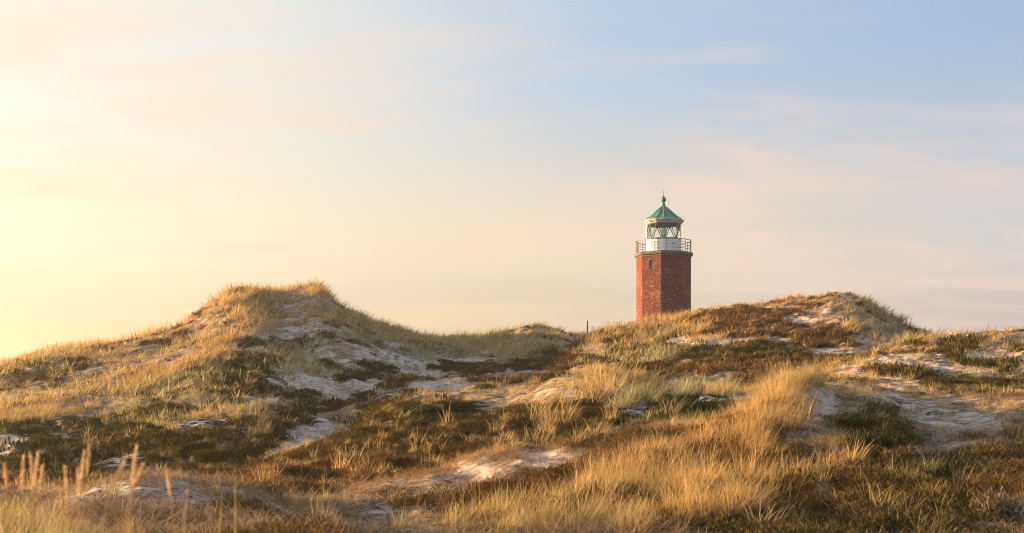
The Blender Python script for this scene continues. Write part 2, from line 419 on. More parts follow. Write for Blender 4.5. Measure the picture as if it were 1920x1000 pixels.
# the sandy shelf on the right
patch(sand, 1800, 815, 130, 52, 0.62, SHELF); patch(sand, 1540, 765, 42, 36, 0.75, SHELF); patch(sand, 1720, 760, 90, 10, 0.6, SHELF); patch(sand, 1860, 775, 70, 12, 0.5, SHELF)
patch(sand, 1680, 872, 26, 5, 1.0, SHELF); patch(sand, 1600, 985, 90, 16, 0.45, SHELF); patch(sand, 1900, 960, 30, 24, 0.5, SHELF)
patch(thatch, 1700, 770, 240, 60, 0.45, SHELF)
patch(heath, 1640, 825, 52, 30, 1.2, SHELF); patch(heath, 1590, 788, 40, 12, 0.8, SHELF); patch(heath, 1760, 900, 190, 34, 1.2, SHELF); patch(heath, 1700, 940, 160, 50, 0.8, SHELF); patch(heath, 1890, 895, 80, 30, 0.9, SHELF); patch(heath, 1890, 845, 30, 10, 0.7, SHELF); patch(heath, 1660, 770, 30, 8, 0.5, SHELF)
for px, py, rx, ry in ((1640, 825, 52, 30), (1760, 900, 190, 34)):
    patch(sand, px, py, rx, ry, -0.9, SHELF)
patch(green, 1760, 925, 230, 90, 0.30, SHELF); patch(marram, 1700, 930, 220, 80, 0.24, SHELF); patch(heath, 1560, 940, 60, 30, -0.5, SHELF); patch(marram, 1860, 750, 80, 14, 0.3, SHELF); patch(marram, 1580, 840, 60, 40, 0.4, SHELF)
# the front ridge
patch(marram, 1400, 850, 170, 110, 0.72, FRONT); patch(marram, 1220, 920, 200, 70, 0.85, FRONT); patch(marram, 1460, 765, 80, 50, 0.42, (7, 24)); patch(marram, 1000, 990, 280, 28, 0.8, FRONT); patch(marram, 1560, 720, 60, 16, 0.6, (7, 25))
patch(green, 1300, 880, 300, 140, -0.25, FRONT); patch(marram, 1380, 868, 80, 30, -0.45, FRONT); patch(marram, 1370, 800, 40, 14, -0.5, FRONT)
patch(heath, 1000, 930, 270, 55, 0.75, FRONT); patch(heath, 1400, 900, 230, 110, 0.5, FRONT); patch(heath, 1375, 806, 50, 13, 0.9, (7, 20.5), -0.4); patch(heath, 1320, 862, 60, 18, 0.8, (7, 20.5), -0.5); patch(green, 1350, 835, 120, 60, -0.5, (7, 20.5)); patch(heath, 1420, 900, 50, 20, 0.6, FRONT); patch(marram, 1320, 862, 60, 18, -0.5, FRONT); patch(heath, 1500, 960, 120, 40, 0.5, FRONT); patch(heath, 880, 960, 200, 40, 0.5, FRONT); patch(heath, 1130, 850, 120, 20, 0.6, FRONT)
patch(thatch, 1250, 800, 140, 20, 0.6, FRONT); patch(sand, 1290, 800, 70, 8, 0.4, FRONT); patch(heath, 1250, 800, 140, 16, -0.5, FRONT)
patch(sand, 868, 888, 64, 30, 1.2, (13, 20), -0.2, 0.25); patch(sand, 985, 862, 95, 25, 1.3, (13, 20), -0.12, 0.25); patch(sand, 1062, 932, 30, 6, 0.9, FRONT); patch(sand, 770, 910, 50, 10, 0.4, FRONT); patch(sand, 860, 925, 30, 6, 0.6, FRONT)
for px, py, rx, ry in ((868, 888, 70, 36), (985, 862, 100, 30)):
    patch(heath, px, py, rx, ry, -1.6, FRONT, -0.15, 0.2); patch(marram, px, py, rx, ry, -1.4, FRONT, -0.15, 0.2)
patch(marram, 600, 960, 90, 22, 0.5, FRONT); patch(thatch, 700, 930, 130, 24, 0.4, FRONT)
# the low bare mound and the near grass
patch(heath, 330, 888, 300, 42, 1.0, (14.5, 27), 0, 0.3); patch(marram, 330, 888, 300, 42, -0.6, (14.5, 27), 0, 0.3); patch(sand, 330, 888, 300, 42, -0.4, (14.5, 27))
patch(sand, 360, 935, 150, 26, 0.50, (10, 16)); patch(sand, 515, 958, 30, 9, 1.0, (10, 16)); patch(thatch, 350, 940, 180, 40, 0.5, (9, 16)); patch(heath, 340, 945, 240, 60, -1.3, (8.5, 16)); patch(heath, 470, 964, 50, 10, 1.5, (9, 16)); patch(heath, 190, 950, 30, 10, 1.4, (9, 16)); patch(sand, 370, 925, 190, 34, 0.50, (9, 16)); patch(sand, 512, 952, 40, 12, 0.8, (10, 16), 0, 0.2)
patch(marram, 100, 985, 170, 40, 0.9, (7, 12)); patch(marram, 330, 950, 250, 45, -1.0, (8.5, 16))
marram[DD < 9] = np.maximum(marram[DD < 9], 0.7)
for a_ in (sand, heath, marram, thatch, green):
    np.clip(a_, -1.0, 1.3, out=a_)

me = bpy.data.meshes.new('dunes')
co = np.stack([XX, DD, Z], -1).reshape(-1, 3).astype(np.float32)
ii = np.arange(NU * NV).reshape(NV, NU)
quads = np.stack([ii[:-1, :-1], ii[:-1, 1:], ii[1:, 1:], ii[1:, :-1]], -1).reshape(-1, 4)
me.vertices.add(len(co)); me.vertices.foreach_set('co', co.ravel())
me.loops.add(quads.size); me.loops.foreach_set('vertex_index', quads.ravel().astype(np.int32))
me.polygons.add(len(quads)); me.polygons.foreach_set('loop_start', np.arange(0, quads.size, 4, dtype=np.int32)); me.polygons.foreach_set('loop_total', np.full(len(quads), 4, np.int32))
me.update(calc_edges=True)
me.polygons.foreach_set('use_smooth', np.ones(len(quads), bool))
for nm, arr in (('sand', sand), ('heath', heath), ('marram', marram), ('green', green)):
    at = me.attributes.new(nm, 'FLOAT', 'POINT')
    at.data.foreach_set('value', arr.astype(np.float32).ravel())


def new_mat(name):
    m = bpy.data.materials.new(name)
    m.use_nodes = True
    m.node_tree.nodes.clear()
    return m, NT(m.node_tree)


def out(g, shader, disp=None):
    o = g.n('ShaderNodeOutputMaterial', {0: shader})
    if disp is not None:
        g.t.links.new(disp, o.inputs[2])


def attr(g, name, typ='GEOMETRY'):
    return g.n('ShaderNodeAttribute', attribute_name=name, attribute_type=typ)


m_dune, g = new_mat('dune_ground')
oc = g.n('ShaderNodeTexCoord').outputs['Object']
n_big = g.noise(oc, 0.9, 6, 0.62, 0.5, (0.7, 1.1, 1.0))
n_mid = g.noise(oc, 3.2, 5, 0.65, 0.8, (0.6, 1.2, 1.0))
n_fine = g.noise(oc, 14.0, 4, 0.7)
n_fib = g.noise(oc, 9.0, 5, 0.7, 1.2, (0.28, 1.3, 1.0))
brk = g.math('ADD', g.math('MULTIPLY', n_big, 0.75), g.math('MULTIPLY', n_mid, 0.65))          # about 0.7 in the middle
n_str = g.noise(oc, 2.2, 7, 0.72, 1.0, (0.45, 1.3, 1.0))
brk2 = g.math('ADD', brk, g.math('MULTIPLY', g.math('SUBTRACT', n_fib, 0.5), 0.55))
brk2 = g.math('ADD', brk2, g.math('MULTIPLY', g.math('SUBTRACT', n_str, 0.5), 0.75))
brk2 = g.math('ADD', brk2, g.math('MULTIPLY', g.math('SUBTRACT', n_fine, 0.5), 0.30))
s_lin = g.math('ADD', g.math('MULTIPLY', attr(g, 'sand').outputs['Fac'], 0.85), g.math('MULTIPLY', g.math('SUBTRACT', brk2, 0.70), 3.6))
s_mask = g.smooth(s_lin, 0.36, 0.66)
h_mask = g.smooth(g.math('ADD', attr(g, 'heath').outputs['Fac'], g.math('MULTIPLY', g.math('SUBTRACT', g.math('ADD', g.math('MULTIPLY', g.noise(oc, 1.3, 6, 0.6, 0.4), 0.8), g.math('MULTIPLY', n_mid, 0.6)), 0.70), 1.2)), 0.40, 0.62)
c_th = g.mix(g.smooth(n_str, 0.36, 0.62), (0.10, 0.060, 0.033), (0.41, 0.30, 0.18))
c_th = g.mix(g.smooth(n_fib, 0.45, 0.68), c_th, (0.46, 0.345, 0.21))
c_th = g.mix(g.math('MULTIPLY', g.smooth(n_fine, 0.48, 0.70), 0.75), c_th, (0.060, 0.036, 0.020))
c_th = g.mix(g.math('MULTIPLY', g.smooth(n_big, 0.45, 0.65), 0.35), c_th, (0.20, 0.125, 0.08))
c_he = g.mix(g.smooth(g.noise(oc, 1.1, 4, 0.6), 0.40, 0.60), (0.085, 0.050, 0.028), (0.060, 0.066, 0.020))
c_he = g.mix(g.smooth(n_fine, 0.35, 0.7), c_he, (0.018, 0.014, 0.008))
c_sa = g.mix(g.smooth(n_mid, 0.35, 0.65), (0.50, 0.435, 0.37), (0.65, 0.585, 0.515))
lit_ = g.smooth(g.noise(oc, 7.0, 4, 0.75, 0.6, (0.5, 1.2, 1.0)), 0.50, 0.62)
c_sa = g.mix(g.math('MULTIPLY', lit_, 0.80), c_sa, (0.17, 0.11, 0.075))
c_ = g.mix(h_mask, c_th, c_he)
c_ = g.mix(s_mask, c_, c_sa)
bh = g.math('ADD', g.math('MULTIPLY', n_mid, 0.35), g.math('MULTIPLY', n_fib, 0.18))
bh = g.math('ADD', bh, g.math('MULTIPLY', n_fine, 0.10))
bmp = g.n('ShaderNodeBump', {'Strength': 0.9, 'Distance': 0.35, 'Height': bh}).outputs[0]
bs = g.n('ShaderNodeBsdfPrincipled', {'Base Color': c_, 'Roughness': 0.95, 'Specular IOR Level': 0.08, 'Normal': bmp})
out(g, bs.outputs[0])
dunes = link('dunes', me, m_dune)
tag(dunes, 'rolling sand dunes with heath, bare sand patches and dry thatch', 'dunes', 'structure')

# ------------------------------------------------------------------ grass, thatch and heath: prototype meshes


class MB:
    """collects ribbons, tubes and polygons and builds them as one mesh with a per-face tone"""
    def __init__(self):
        self.v = []; self.f = []; self.t = []

    def ribbon(self, pts, widths, side, tone):
        b = len(self.v)
        for p, w in zip(pts, widths):
            self.v.append((p[0] - side[0] * w, p[1] - side[1] * w, p[2] - side[2] * w))
            self.v.append((p[0] + side[0] * w, p[1] + side[1] * w, p[2] + side[2] * w))
        for i in range(len(pts) - 1):
            k = b + 2 * i
            self.f.append((k, k + 1, k + 3, k + 2)); self.t.append(tone)

    def blade(self, base, az, length, pitch0, bend, width, tone, seg=4, facing=None):
        """a grass blade: leaves the ground at pitch0 from vertical, bends over by bend"""
        p = np.array(base, float); pts = [p.copy()]; ws = [width * 0.5]
        for i in range(seg):
            a = pitch0 + bend * ((i + 0.5) / seg) ** 1.5
            p = p + (length / seg) * np.array((math.sin(a) * math.cos(az), math.sin(a) * math.sin(az), math.cos(a)))
            pts.append(p.copy()); ws.append(width * 0.5 * (1 - ((i + 1) / seg) ** 2.2) + 0.0004)
        fa = az + math.pi / 2 + (random.uniform(-0.9, 0.9) if facing is None else facing)
        self.ribbon(pts, ws, (math.cos(fa), math.sin(fa), 0), tone)

    def tube(self, pts, rads, n=6, tone=0.5, cap=True):
        pts = [Vector(p) for p in pts]
        b = len(self.v)
        for i, p in enumerate(pts):
            d = (pts[min(i + 1, len(pts) - 1)] - pts[max(i - 1, 0)]).normalized()
            q = d.to_track_quat('Z', 'Y')
            for k in range(n):
                a = 2 * math.pi * k / n
                self.v.append(tuple(p + q @ Vector((math.cos(a) * rads[i], math.sin(a) * rads[i], 0))))
        for i in range(len(pts) - 1):
            for k in range(n):
                a = b + i * n + k; c = b + i * n + (k + 1) % n
                self.f.append((a, c, c + n, a + n)); self.t.append(tone)
        if cap:
            self.f.append(tuple(b + k for k in range(n - 1, -1, -1))); self.t.append(tone)
            e = b + (len(pts) - 1) * n
            self.f.append(tuple(e + k for k in range(n))); self.t.append(tone)

    def poly(self, vs, tone=0.5):
        b = len(self.v); self.v += [tuple(v) for v in vs]
        self.f.append(tuple(range(b, b + len(vs)))); self.t.append(tone)

    def ring(self, profile, n, a0=0.0, tone=0.5, capb=False, capt=False):
        """polygonal solid of revolution: profile of (radius, height); angle 0 faces -Y"""
        b = len(self.v)
        for r, z in profile:
            for k in range(n):
                a = a0 + 2 * math.pi * k / n
                self.v.append((r * math.sin(a), -r * math.cos(a), z))
        for i in range(len(profile) - 1):
            for k in range(n):
                a = b + i * n + k; c = b + i * n + (k + 1) % n
                self.f.append((a, c, c + n, a + n)); self.t.append(tone)
        if capb: self.f.append(tuple(b + k for k in range(n - 1, -1, -1))); self.t.append(tone)
        if capt:
            e = b + (len(profile) - 1) * n
            self.f.append(tuple(e + k for k in range(n))); self.t.append(tone)

    def mesh(self, name, mat, smooth=False):
        me = bpy.data.meshes.new(name)
        me.from_pydata(self.v, [], self.f)
        me.materials.append(mat)
        a = me.attributes.new('tone', 'FLOAT', 'FACE')
        a.data.foreach_set('value', np.array(self.t, np.float32))
        if smooth:
            me.polygons.foreach_set('use_smooth', np.ones(len(self.f), bool))
        return me

    def build(self, name, mat, parent=None, smooth=False):
        return link(name, self.mesh(name, mat, smooth), None, parent)


def leaf_material(name, stops, trans=0.35):
    """thin plant matter: colour by per-leaf tone and by the plant's own tint, some light passing through"""
    m, g = new_mat(name)
    tone = attr(g, 'tone').outputs['Fac']
    tint = attr(g, 'tint', 'INSTANCER').outputs['Fac']
    rnd = g.n('ShaderNodeObjectInfo').outputs['Random']
    (a0, a1), (b0, b1) = stops
    t2 = g.math('ADD', tone, g.math('MULTIPLY', g.math('SUBTRACT', rnd, 0.5), 0.4), clamp=True)
    ca = g.mix(t2, a0, a1)
    cb = g.mix(t2, b0, b1)
    c = g.mix(g.math('ADD', tint, 0.0, clamp=True), ca, cb)
    d = g.n('ShaderNodeBsdfDiffuse', {'Color': c})
    tr = g.n('ShaderNodeBsdfTranslucent', {'Color': c})
    mx = g.n('ShaderNodeMixShader', {0: trans, 1: d.outputs[0], 2: tr.outputs[0]})
    out(g, mx.outputs[0])
    return m


m_marram = leaf_material('dry_marram', (((0.36, 0.20, 0.06), (0.76, 0.55, 0.25)), ((0.15, 0.16, 0.06), (0.58, 0.53, 0.29))), 0.38)
m_thatch = leaf_material('thatch', (((0.14, 0.07, 0.03), (0.60, 0.41, 0.21)), ((0.12, 0.08, 0.045), (0.58, 0.47, 0.32))), 0.25)
m_heath = leaf_material('heath_leaves', (((0.085, 0.045, 0.022), (0.20, 0.115, 0.045)), ((0.028, 0.036, 0.010), (0.092, 0.097, 0.026))), 0.2)


def marram_mesh(i, n, h, spread, lie=0.0, wide=1.0):
    """one clump: most blades upright and combed by the wind towards +X, some bent over, a few dead ones lying flat"""
    b = MB()
    for k in range(n):
        r = spread * math.sqrt(random.random()) * 0.5
        a = random.uniform(0, 6.283)
        az = random.gauss(0, 0.7) if random.random() < 0.5 else a + random.uniform(-0.9, 0.9)
        L = h * random.uniform(0.40, 1.12) * (1 - 0.25 * r / spread)
        kind = random.random()
        if kind < 0.16:      # dead blade lying on the ground
            b.blade((r * math.cos(a), r * math.sin(a), -0.02), random.uniform(0, 6.283), L * 0.8, random.uniform(0.8, 1.35), random.uniform(0.0, 0.5), random.uniform(0.005, 0.009) * wide, random.random() * 0.6, 3)
        elif kind < 0.30:    # bent over
            b.blade((r * math.cos(a), r * math.sin(a), -0.04), az, L, random.uniform(0.1, 0.4) + lie, random.uniform(1.3, 2.2), random.uniform(0.004, 0.008) * wide, random.random(), 6)
        else:
            b.blade((r * math.cos(a), r * math.sin(a), -0.04), az, L, random.uniform(0.02, 0.30) + 0.4 * r / spread + lie, random.uniform(0.1, 0.9), random.uniform(0.004, 0.009) * wide, random.random() ** 0.8, 5 if wide < 2 else 4)
    return b.mesh('marram_tuft', m_marram)


def thatch_mesh(i, n=60, wide=1.0):
    b = MB()
    R = random.uniform(0.25, 0.45)
    main = random.uniform(0, 6.28)
    for k in range(n):
        r = R * math.sqrt(random.random()); a = random.uniform(0, 6.283)
        az = main + random.gauss(0, 0.9) if i % 2 else random.uniform(0, 6.28)
        b.blade((r * math.cos(a), r * math.sin(a), random.uniform(-0.03, 0.02)), az, random.uniform(0.12, 0.36), random.uniform(1.0, 1.5), random.uniform(-0.25, 0.45), random.uniform(0.005, 0.009) * wide, random.random(), 3)
    return b.mesh('thatch_tuft', m_thatch)


def heath_mesh(i, R=0.34, H=0.15, n=260, mat=None, leaf=1.0):
    b = MB()
    lobes = [(random.uniform(-0.5, 0.5) * R, random.uniform(-0.5, 0.5) * R, random.uniform(0.5, 1.0)) for _ in range(5)]
    for k in range(n):
        lx, ly, lh = random.choice(lobes)
        a = random.uniform(0, 6.283); q = math.sqrt(random.random())
        x = lx + q * R * 0.62 * math.cos(a); y = ly + q * R * 0.62 * math.sin(a)
        z = H * lh * (1 - q ** 2.2) * random.uniform(0.55, 1.1) - 0.02
        tone = random.random()
        az = a + random.uniform(-1, 1)
        L = random.uniform(0.03, 0.075) * leaf
        b.blade((x, y, z - 0.02), az, L, random.uniform(0.1, 1.0) * (0.4 + q), random.uniform(0, 0.5), random.uniform(0.010, 0.020) * leaf, tone, 2, random.uniform(-1.5, 1.5))
    return b.mesh('heath_cushion', mat or m_heath)


def protos(prefix, meshes):
    c = bpy.data.collections.new(prefix + '_kinds')
    for i, m in enumerate(meshes):
        o = bpy.data.objects.new(prefix + '_kind_' + chr(97 + i), m)
        c.objects.link(o)
    return c


marram_meshes = [marram_mesh(i, random.randint(26, 46), random.uniform(0.45, 0.95), random.uniform(0.22, 0.55), 0.0 if i < 7 else 0.25, 1.35) for i in range(12)]
thatch_meshes = [thatch_mesh(i) for i in range(8)]
heath_meshes = [heath_mesh(i, 0.34, 0.16, 430, None, 0.62) for i in range(8)]
marram_mid = [marram_mesh(i, random.randint(24, 38), random.uniform(0.5, 0.95), random.uniform(0.25, 0.55), 0.0 if i < 6 else 0.3, 2.7) for i in range(9)]
marram_far = [marram_mesh(i, random.randint(12, 20), random.uniform(0.65, 0.95), random.uniform(0.28, 0.5), 0.0 if i < 6 else 0.3, 4.2) for i in range(10)]
thatch_far = [thatch_mesh(i, 26, 3.4) for i in range(8)]
heath_far = [heath_mesh(i, 0.42, 0.22, 110, None, 2.0) for i in range(6)]
C_marram = protos('marram', marram_meshes)
C_marram_mid = protos('marram_mid', marram_mid)
C_marram_far = protos('marram_far', marram_far)
C_thatch = protos('thatch', thatch_meshes)
C_thatch_far = protos('thatch_far', thatch_far)
C_heath = protos('heath', heath_meshes)
C_heath_far = protos('heath_far', heath_far)

GN = {}


def scatter_tree(coll):
    t = bpy.data.node_groups.new('scatter_' + coll.name, 'GeometryNodeTree')
    t.interface.new_socket('Geometry', in_out='INPUT', socket_type='NodeSocketGeometry')
    t.interface.new_socket('Geometry', in_out='OUTPUT', socket_type='NodeSocketGeometry')
    N = t.nodes.new; Lk = t.links.new
    gi = N('NodeGroupInput'); go = N('NodeGroupOutput')
    ci = N('GeometryNodeCollectionInfo'); ci.inputs[0].default_value = coll
    ci.inputs['Separate Children'].default_value = True
    ci.inputs['Reset Children'].default_value = True
    ip = N('GeometryNodeInstanceOnPoints'); ip.inputs['Pick Instance'].default_value = True

    def na(name, typ):
        a = N('GeometryNodeInputNamedAttribute'); a.data_type = typ
        a.inputs['Name'].default_value = name
        return a.outputs['Attribute']
    er = N('FunctionNodeEulerToRotation')
    Lk(na('rot', 'FLOAT_VECTOR'), er.inputs[0])
    Lk(gi.outputs[0], ip.inputs['Points']); Lk(ci.outputs[0], ip.inputs['Instance'])
    Lk(na('idx', 'INT'), ip.inputs['Instance Index'])
    Lk(er.outputs[0], ip.inputs['Rotation']); Lk(na('scl', 'FLOAT_VECTOR'), ip.inputs['Scale'])
    Lk(ip.outputs[0], go.inputs[0])
    return t


def slope(x, y):
    e = 0.35
    zx = (ground_z(x + e, y) - ground_z(x - e, y)) / (2 * e)
    zy = (ground_z(x, y + e) - ground_z(x, y - e)) / (2 * e)
    return -zx, -zy


def euler_for(nx, ny, spin):
    """euler angles for: spin about the own axis, then lean so that up becomes (nx, ny, 1)"""
    c, s = np.cos(-spin), np.sin(-spin)
    lx = c * nx - s * ny; ly = s * nx + c * ny
    return np.stack([np.arctan2(-ly, 1.0), np.arctan2(lx, np.sqrt(1 + ly ** 2)), spin], -1)


def candidates(n, d0, d1, power, u0=-0.62, u1=0.62):
    q = rng.random(n)
    k = 1 - power if power != 1 else 1e-6
    k = 2 - power                      # area density proportional to d**-power
    d = (d0 ** k + q * (d1 ** k - d0 ** k)) ** (1 / k)
    u = rng.uniform(u0, u1, n)
    return u, d


def scatter(name, coll, nk, u, d, keep, scl, tint, slope_k, lean, jitter, label, cat, spin_sd=None):
    u = u[keep]; d = d[keep]; scl = scl[keep]; tint = tint[keep]
    x = u * d; y = d
    z = ground_z(x, y)
    nx, ny = slope(x, y)
    m = len(x)
    nx = nx * slope_k + lean + rng.normal(0, jitter, m); ny = ny * slope_k + rng.normal(0, jitter, m)
    rot = euler_for(nx, ny, rng.uniform(0, 6.283, m) if spin_sd is None else rng.normal(0.0, spin_sd, m))
    me = bpy.data.meshes.new(name)
    me.vertices.add(m)
    me.vertices.foreach_set('co', np.stack([x, y, z - 0.01], -1).astype(np.float32).ravel())
    for nm, typ, arr, f in (('rot', 'FLOAT_VECTOR', rot, 'vector'), ('scl', 'FLOAT_VECTOR', np.stack([scl, scl, scl * rng.uniform(0.85, 1.15, m)], -1), 'vector'), ('tint', 'FLOAT', tint, 'value')):
        a = me.attributes.new(nm, typ, 'POINT'); a.data.foreach_set(f, arr.astype(np.float32).ravel())
    a = me.attributes.new('idx', 'INT', 'POINT'); a.data.foreach_set('value', rng.integers(0, nk, m).astype(np.int32))
    o = link(name, me)
    md = o.modifiers.new('scatter', 'NODES')
    if coll.name not in GN: GN[coll.name] = scatter_tree(coll)
    md.node_group = GN[coll.name]
    print('scatter', name, m)
    return tag(o, label, cat, 'stuff')


def masks(u, d):
    v = np.log(d)
    x = u * d
    n1 = fbm(x, d, 2.4, 91, 4, 0.6)
    return sample(sand, u, v), sample(heath, u, v), sample(marram, u, v), sample(green, u, v), n1, fbm(x + 40, d, 7.0, 95, 3)


# marram on the dunes
for coll, nk, N_, d0, d1, dens, zs in ((C_marram, 12, 24000, 9.0, 21, 0.70, 0.72), (C_marram_mid, 9, 20000, 21, 40, 0.55, 0.95), (C_marram_far, 10, 60000, 40, 102, 0.72, 1.2), (C_marram_far, 10, 30000, 40, 100, -0.55, 0.60), (C_marram_mid, 9, 10000, 18, 40, -0.50, 0.55)):
    u, d = candidates(N_, d0, d1, 0.55)
    s_, h_, m_, gr, n1, n2 = masks(u, d)
    if dens < 0:                       # small tufts scattered over all but the bare sand
        m_ = np.full_like(m_, 0.75); dens = -dens
    p = np.clip(m_ * (0.95 + 1.9 * n1) - 0.12 - 0.12 * s_, 0.022, 1)
    keep = rng.random(len(u)) < p * dens
    scl = rng.uniform(0.45, 1.0, len(u)) * (0.72 + 0.40 * np.clip(m_, 0, 1)) * zs
    tint = np.clip(gr + n2 * 0.5 + rng.normal(0, 0.22, len(u)), 0, 1)
    scatter('marram_grass', coll, nk, u, d, keep, scl, tint, 0.30, 0.22, 0.14, 'dry marram grass covering the dunes', 'grass', 0.8)
# tall marram close to the camera, lower left
u, d = candidates(2200, 2.9, 9.2, 0.2, -0.62, -0.13)
keep = rng.random(len(u)) < np.where(d < 3.4, 0.5, 1.0)
edge = 960 + F * u
top = np.interp(edge, [-200, 0, 60, 130, 180, 300, 450, 600, 720], [880, 898, 910, 938, 960, 976, 986, 996, 1010])
hgt = (HY - top) / F * d - ground_z(u * d, d)
scl = np.clip(hgt / 0.97, 0.0, 1.3) * rng.uniform(0.72, 1.08, len(u)) * rng.choice([1, 1, 1, 1, 1, 1, 1, 1.2], len(u))
keep &= scl > 0.2
scatter('near_grass', C_marram, 12, u, d, keep, scl, np.clip(0.55 + rng.normal(0, 0.35, len(u)), 0, 1), 0.2, 0.10, 0.10, 'tall soft marram grass close by at the lower left', 'grass', 0.8)
# thatch: dead grass lying over the sand
for coll, nk, N_, d0, d1, zs in ((C_thatch, 8, 26000, 6.0, 26, 0.9), (C_thatch_far, 8, 26000, 26, 98, 1.0)):
    u, d = candidates(N_, d0, d1, 0.8)
    s_, h_, m_, gr, n1, n2 = masks(u, d)
    p = (1 - 0.9 * sstep(s_, 0.7, 1.0)) * np.clip(0.46 + n1 * 1.1 - 0.26 * np.clip(s_ + 0.3 * n1, 0, 1) - 0.40 * h_, 0.10, 1)
    keep = rng.random(len(u)) < p
    scatter('thatch_litter', coll, nk, u, d, keep, rng.uniform(0.6, 1.15, len(u)) * zs, np.clip(0.45 + n2 + rng.normal(0, 0.2, len(u)), 0, 1), 0.9, 0.05, 0.06, 'brown dead grass lying flat over the sand', 'dead grass')
# heath
for coll, nk, N_, d0, d1 in ((C_heath, 8, 54000, 6.5, 30), (C_heath_far, 6, 60000, 30, 92)):
    u, d = candidates(N_, d0, d1, 0.8)
    s_, h_, m_, gr, n1, n2 = masks(u, d)
    keep = (h_ + 0.95 * n1 + 0.75 * fbm(u * d, d, 1.3, 131, 4) > 0.50) & (s_ < 0.7) & (rng.random(len(u)) < 0.8)
    scatter('heath_cover', coll, nk, u, d, keep, rng.uniform(0.45, 1.0, len(u)) * rng.choice([0.8, 1, 1, 1.5], len(u)), np.clip(0.5 + 1.1 * n2 + 0.3 * n1 + 0.8 * (gr - 0.35) + rng.normal(0, 0.15, len(u)), 0, 1), 0.9, 0.0, 0.1, 'dark green and brown heath in cushions over the dunes', 'heath')

# ------------------------------------------------------------------ lighthouse
TD = 98.3
TX = (1244 - 960) / F * TD
TZ = float(ground_z(TX, TD)[0])


def hz(py):
    return (HY - py) / F * TD - TZ


m_brick, g = new_mat('red_brick')
uv = g.n('ShaderNodeUVMap', uv_map='UVMap').outputs[0]
br = g.n('ShaderNodeTexBrick', {'Vector': uv, 'Color1': (0.24, 0.042, 0.020, 1), 'Color2': (0.105, 0.022, 0.014, 1), 'Mortar': (0.15, 0.08, 0.06, 1), 'Scale': 1.0, 'Mortar Size': 0.011, 'Mortar Smooth': 0.3, 'Bias': 0.0, 'Brick Width': 0.25, 'Row Height': 0.08})
oc = g.n('ShaderNodeTexCoord').outputs['Object']
zc = g.n('ShaderNodeSeparateXYZ', {0: oc}).outputs[2]
blot = g.noise(uv, 0.9, 5, 0.6)
c_ = g.mix(g.smooth(g.noise(uv, 5.0, 3, 0.8, 0.0, (1.0, 1.8, 1.0)), 0.40, 0.62), g.mix(0.55, br.outputs[0], (0.045, 0.012, 0.010)), g.mix(0.35, br.outputs[0], (0.26, 0.055, 0.028)))
c_ = g.mix(g.math('MULTIPLY', g.smooth(blot, 0.40, 0.65), 0.6), c_, g.mix(0.55, br.outputs[0], (0.08, 0.022, 0.018)))
spk = g.noise(uv, 3.6, 3, 0.8, 0.4, (1.0, 1.5, 1.0))
zone = g.noise(uv, 0.55, 3, 0.5)
lime = g.smooth(g.math('ADD', spk, g.math('MULTIPLY', g.math('SUBTRACT', zone, 0.5), 0.35)), 0.545, 0.63)
low = g.smooth(zc, 7.2, 3.5)
lime = g.math('MULTIPLY', lime, g.math('MULTIPLY_ADD', low, 0.42, 0.16))
c_ = g.mix(lime, c_, (0.44, 0.33, 0.29))
bmp = g.n('ShaderNodeBump', {'Strength': 0.5, 'Distance': 0.02, 'Height': br.outputs['Fac']}, invert=True).outputs[0]
bs = g.n('ShaderNodeBsdfPrincipled', {'Base Color': c_, 'Roughness': 0.85, 'Specular IOR Level': 0.2, 'Normal': bmp})
out(g, bs.outputs[0])


def paint(name, col, rough=0.5, metallic=0.0, var=0.15, scale=2.0, col2=None, spec=0.4):
    m, g = new_mat(name)
    oc = g.n('ShaderNodeTexCoord').outputs['Object']
    n_ = g.noise(oc, scale, 5, 0.65, 0.3, (1.0, 1.0, 0.35))
    c2 = col2 or tuple(c * (1 - var * 2) for c in col)
    c = g.mix(g.smooth(n_, 0.38, 0.68), col, c2)
    b = g.n('ShaderNodeBsdfPrincipled', {'Base Color': c, 'Roughness': rough, 'Metallic': metallic, 'Specular IOR Level': spec})
    out(g, b.outputs[0])
    return m


m_white = paint('white_paint', (0.78, 0.77, 0.75), 0.45, 0, 0.04)
m_cornice = paint('grey_cornice', (0.40, 0.36, 0.33), 0.6, 0, 0.1)
m_copper = paint('green_copper', (0.065, 0.235, 0.155), 0.6, 0.0, 0.2, 3.4, (0.026, 0.105, 0.078))
m_copper2 = paint('green_copper_seam', (0.15, 0.36, 0.26), 0.6, 0, 0.15)
m_iron = paint('dark_iron', (0.045, 0.045, 0.050), 0.5, 0.3, 0.1)
m_concrete = paint('weathered_concrete', (0.13, 0.11, 0.09), 0.85, 0, 0.2)
m_pane = paint('boarded_pane', (0.42, 0.36, 0.30), 0.5, 0, 0.1)
m_bars = paint('bronze_bars', (0.10, 0.085, 0.065), 0.5, 0.2, 0.1)
m_wood = paint('weathered_post', (0.07, 0.055, 0.042), 0.9, 0, 0.2, 8)

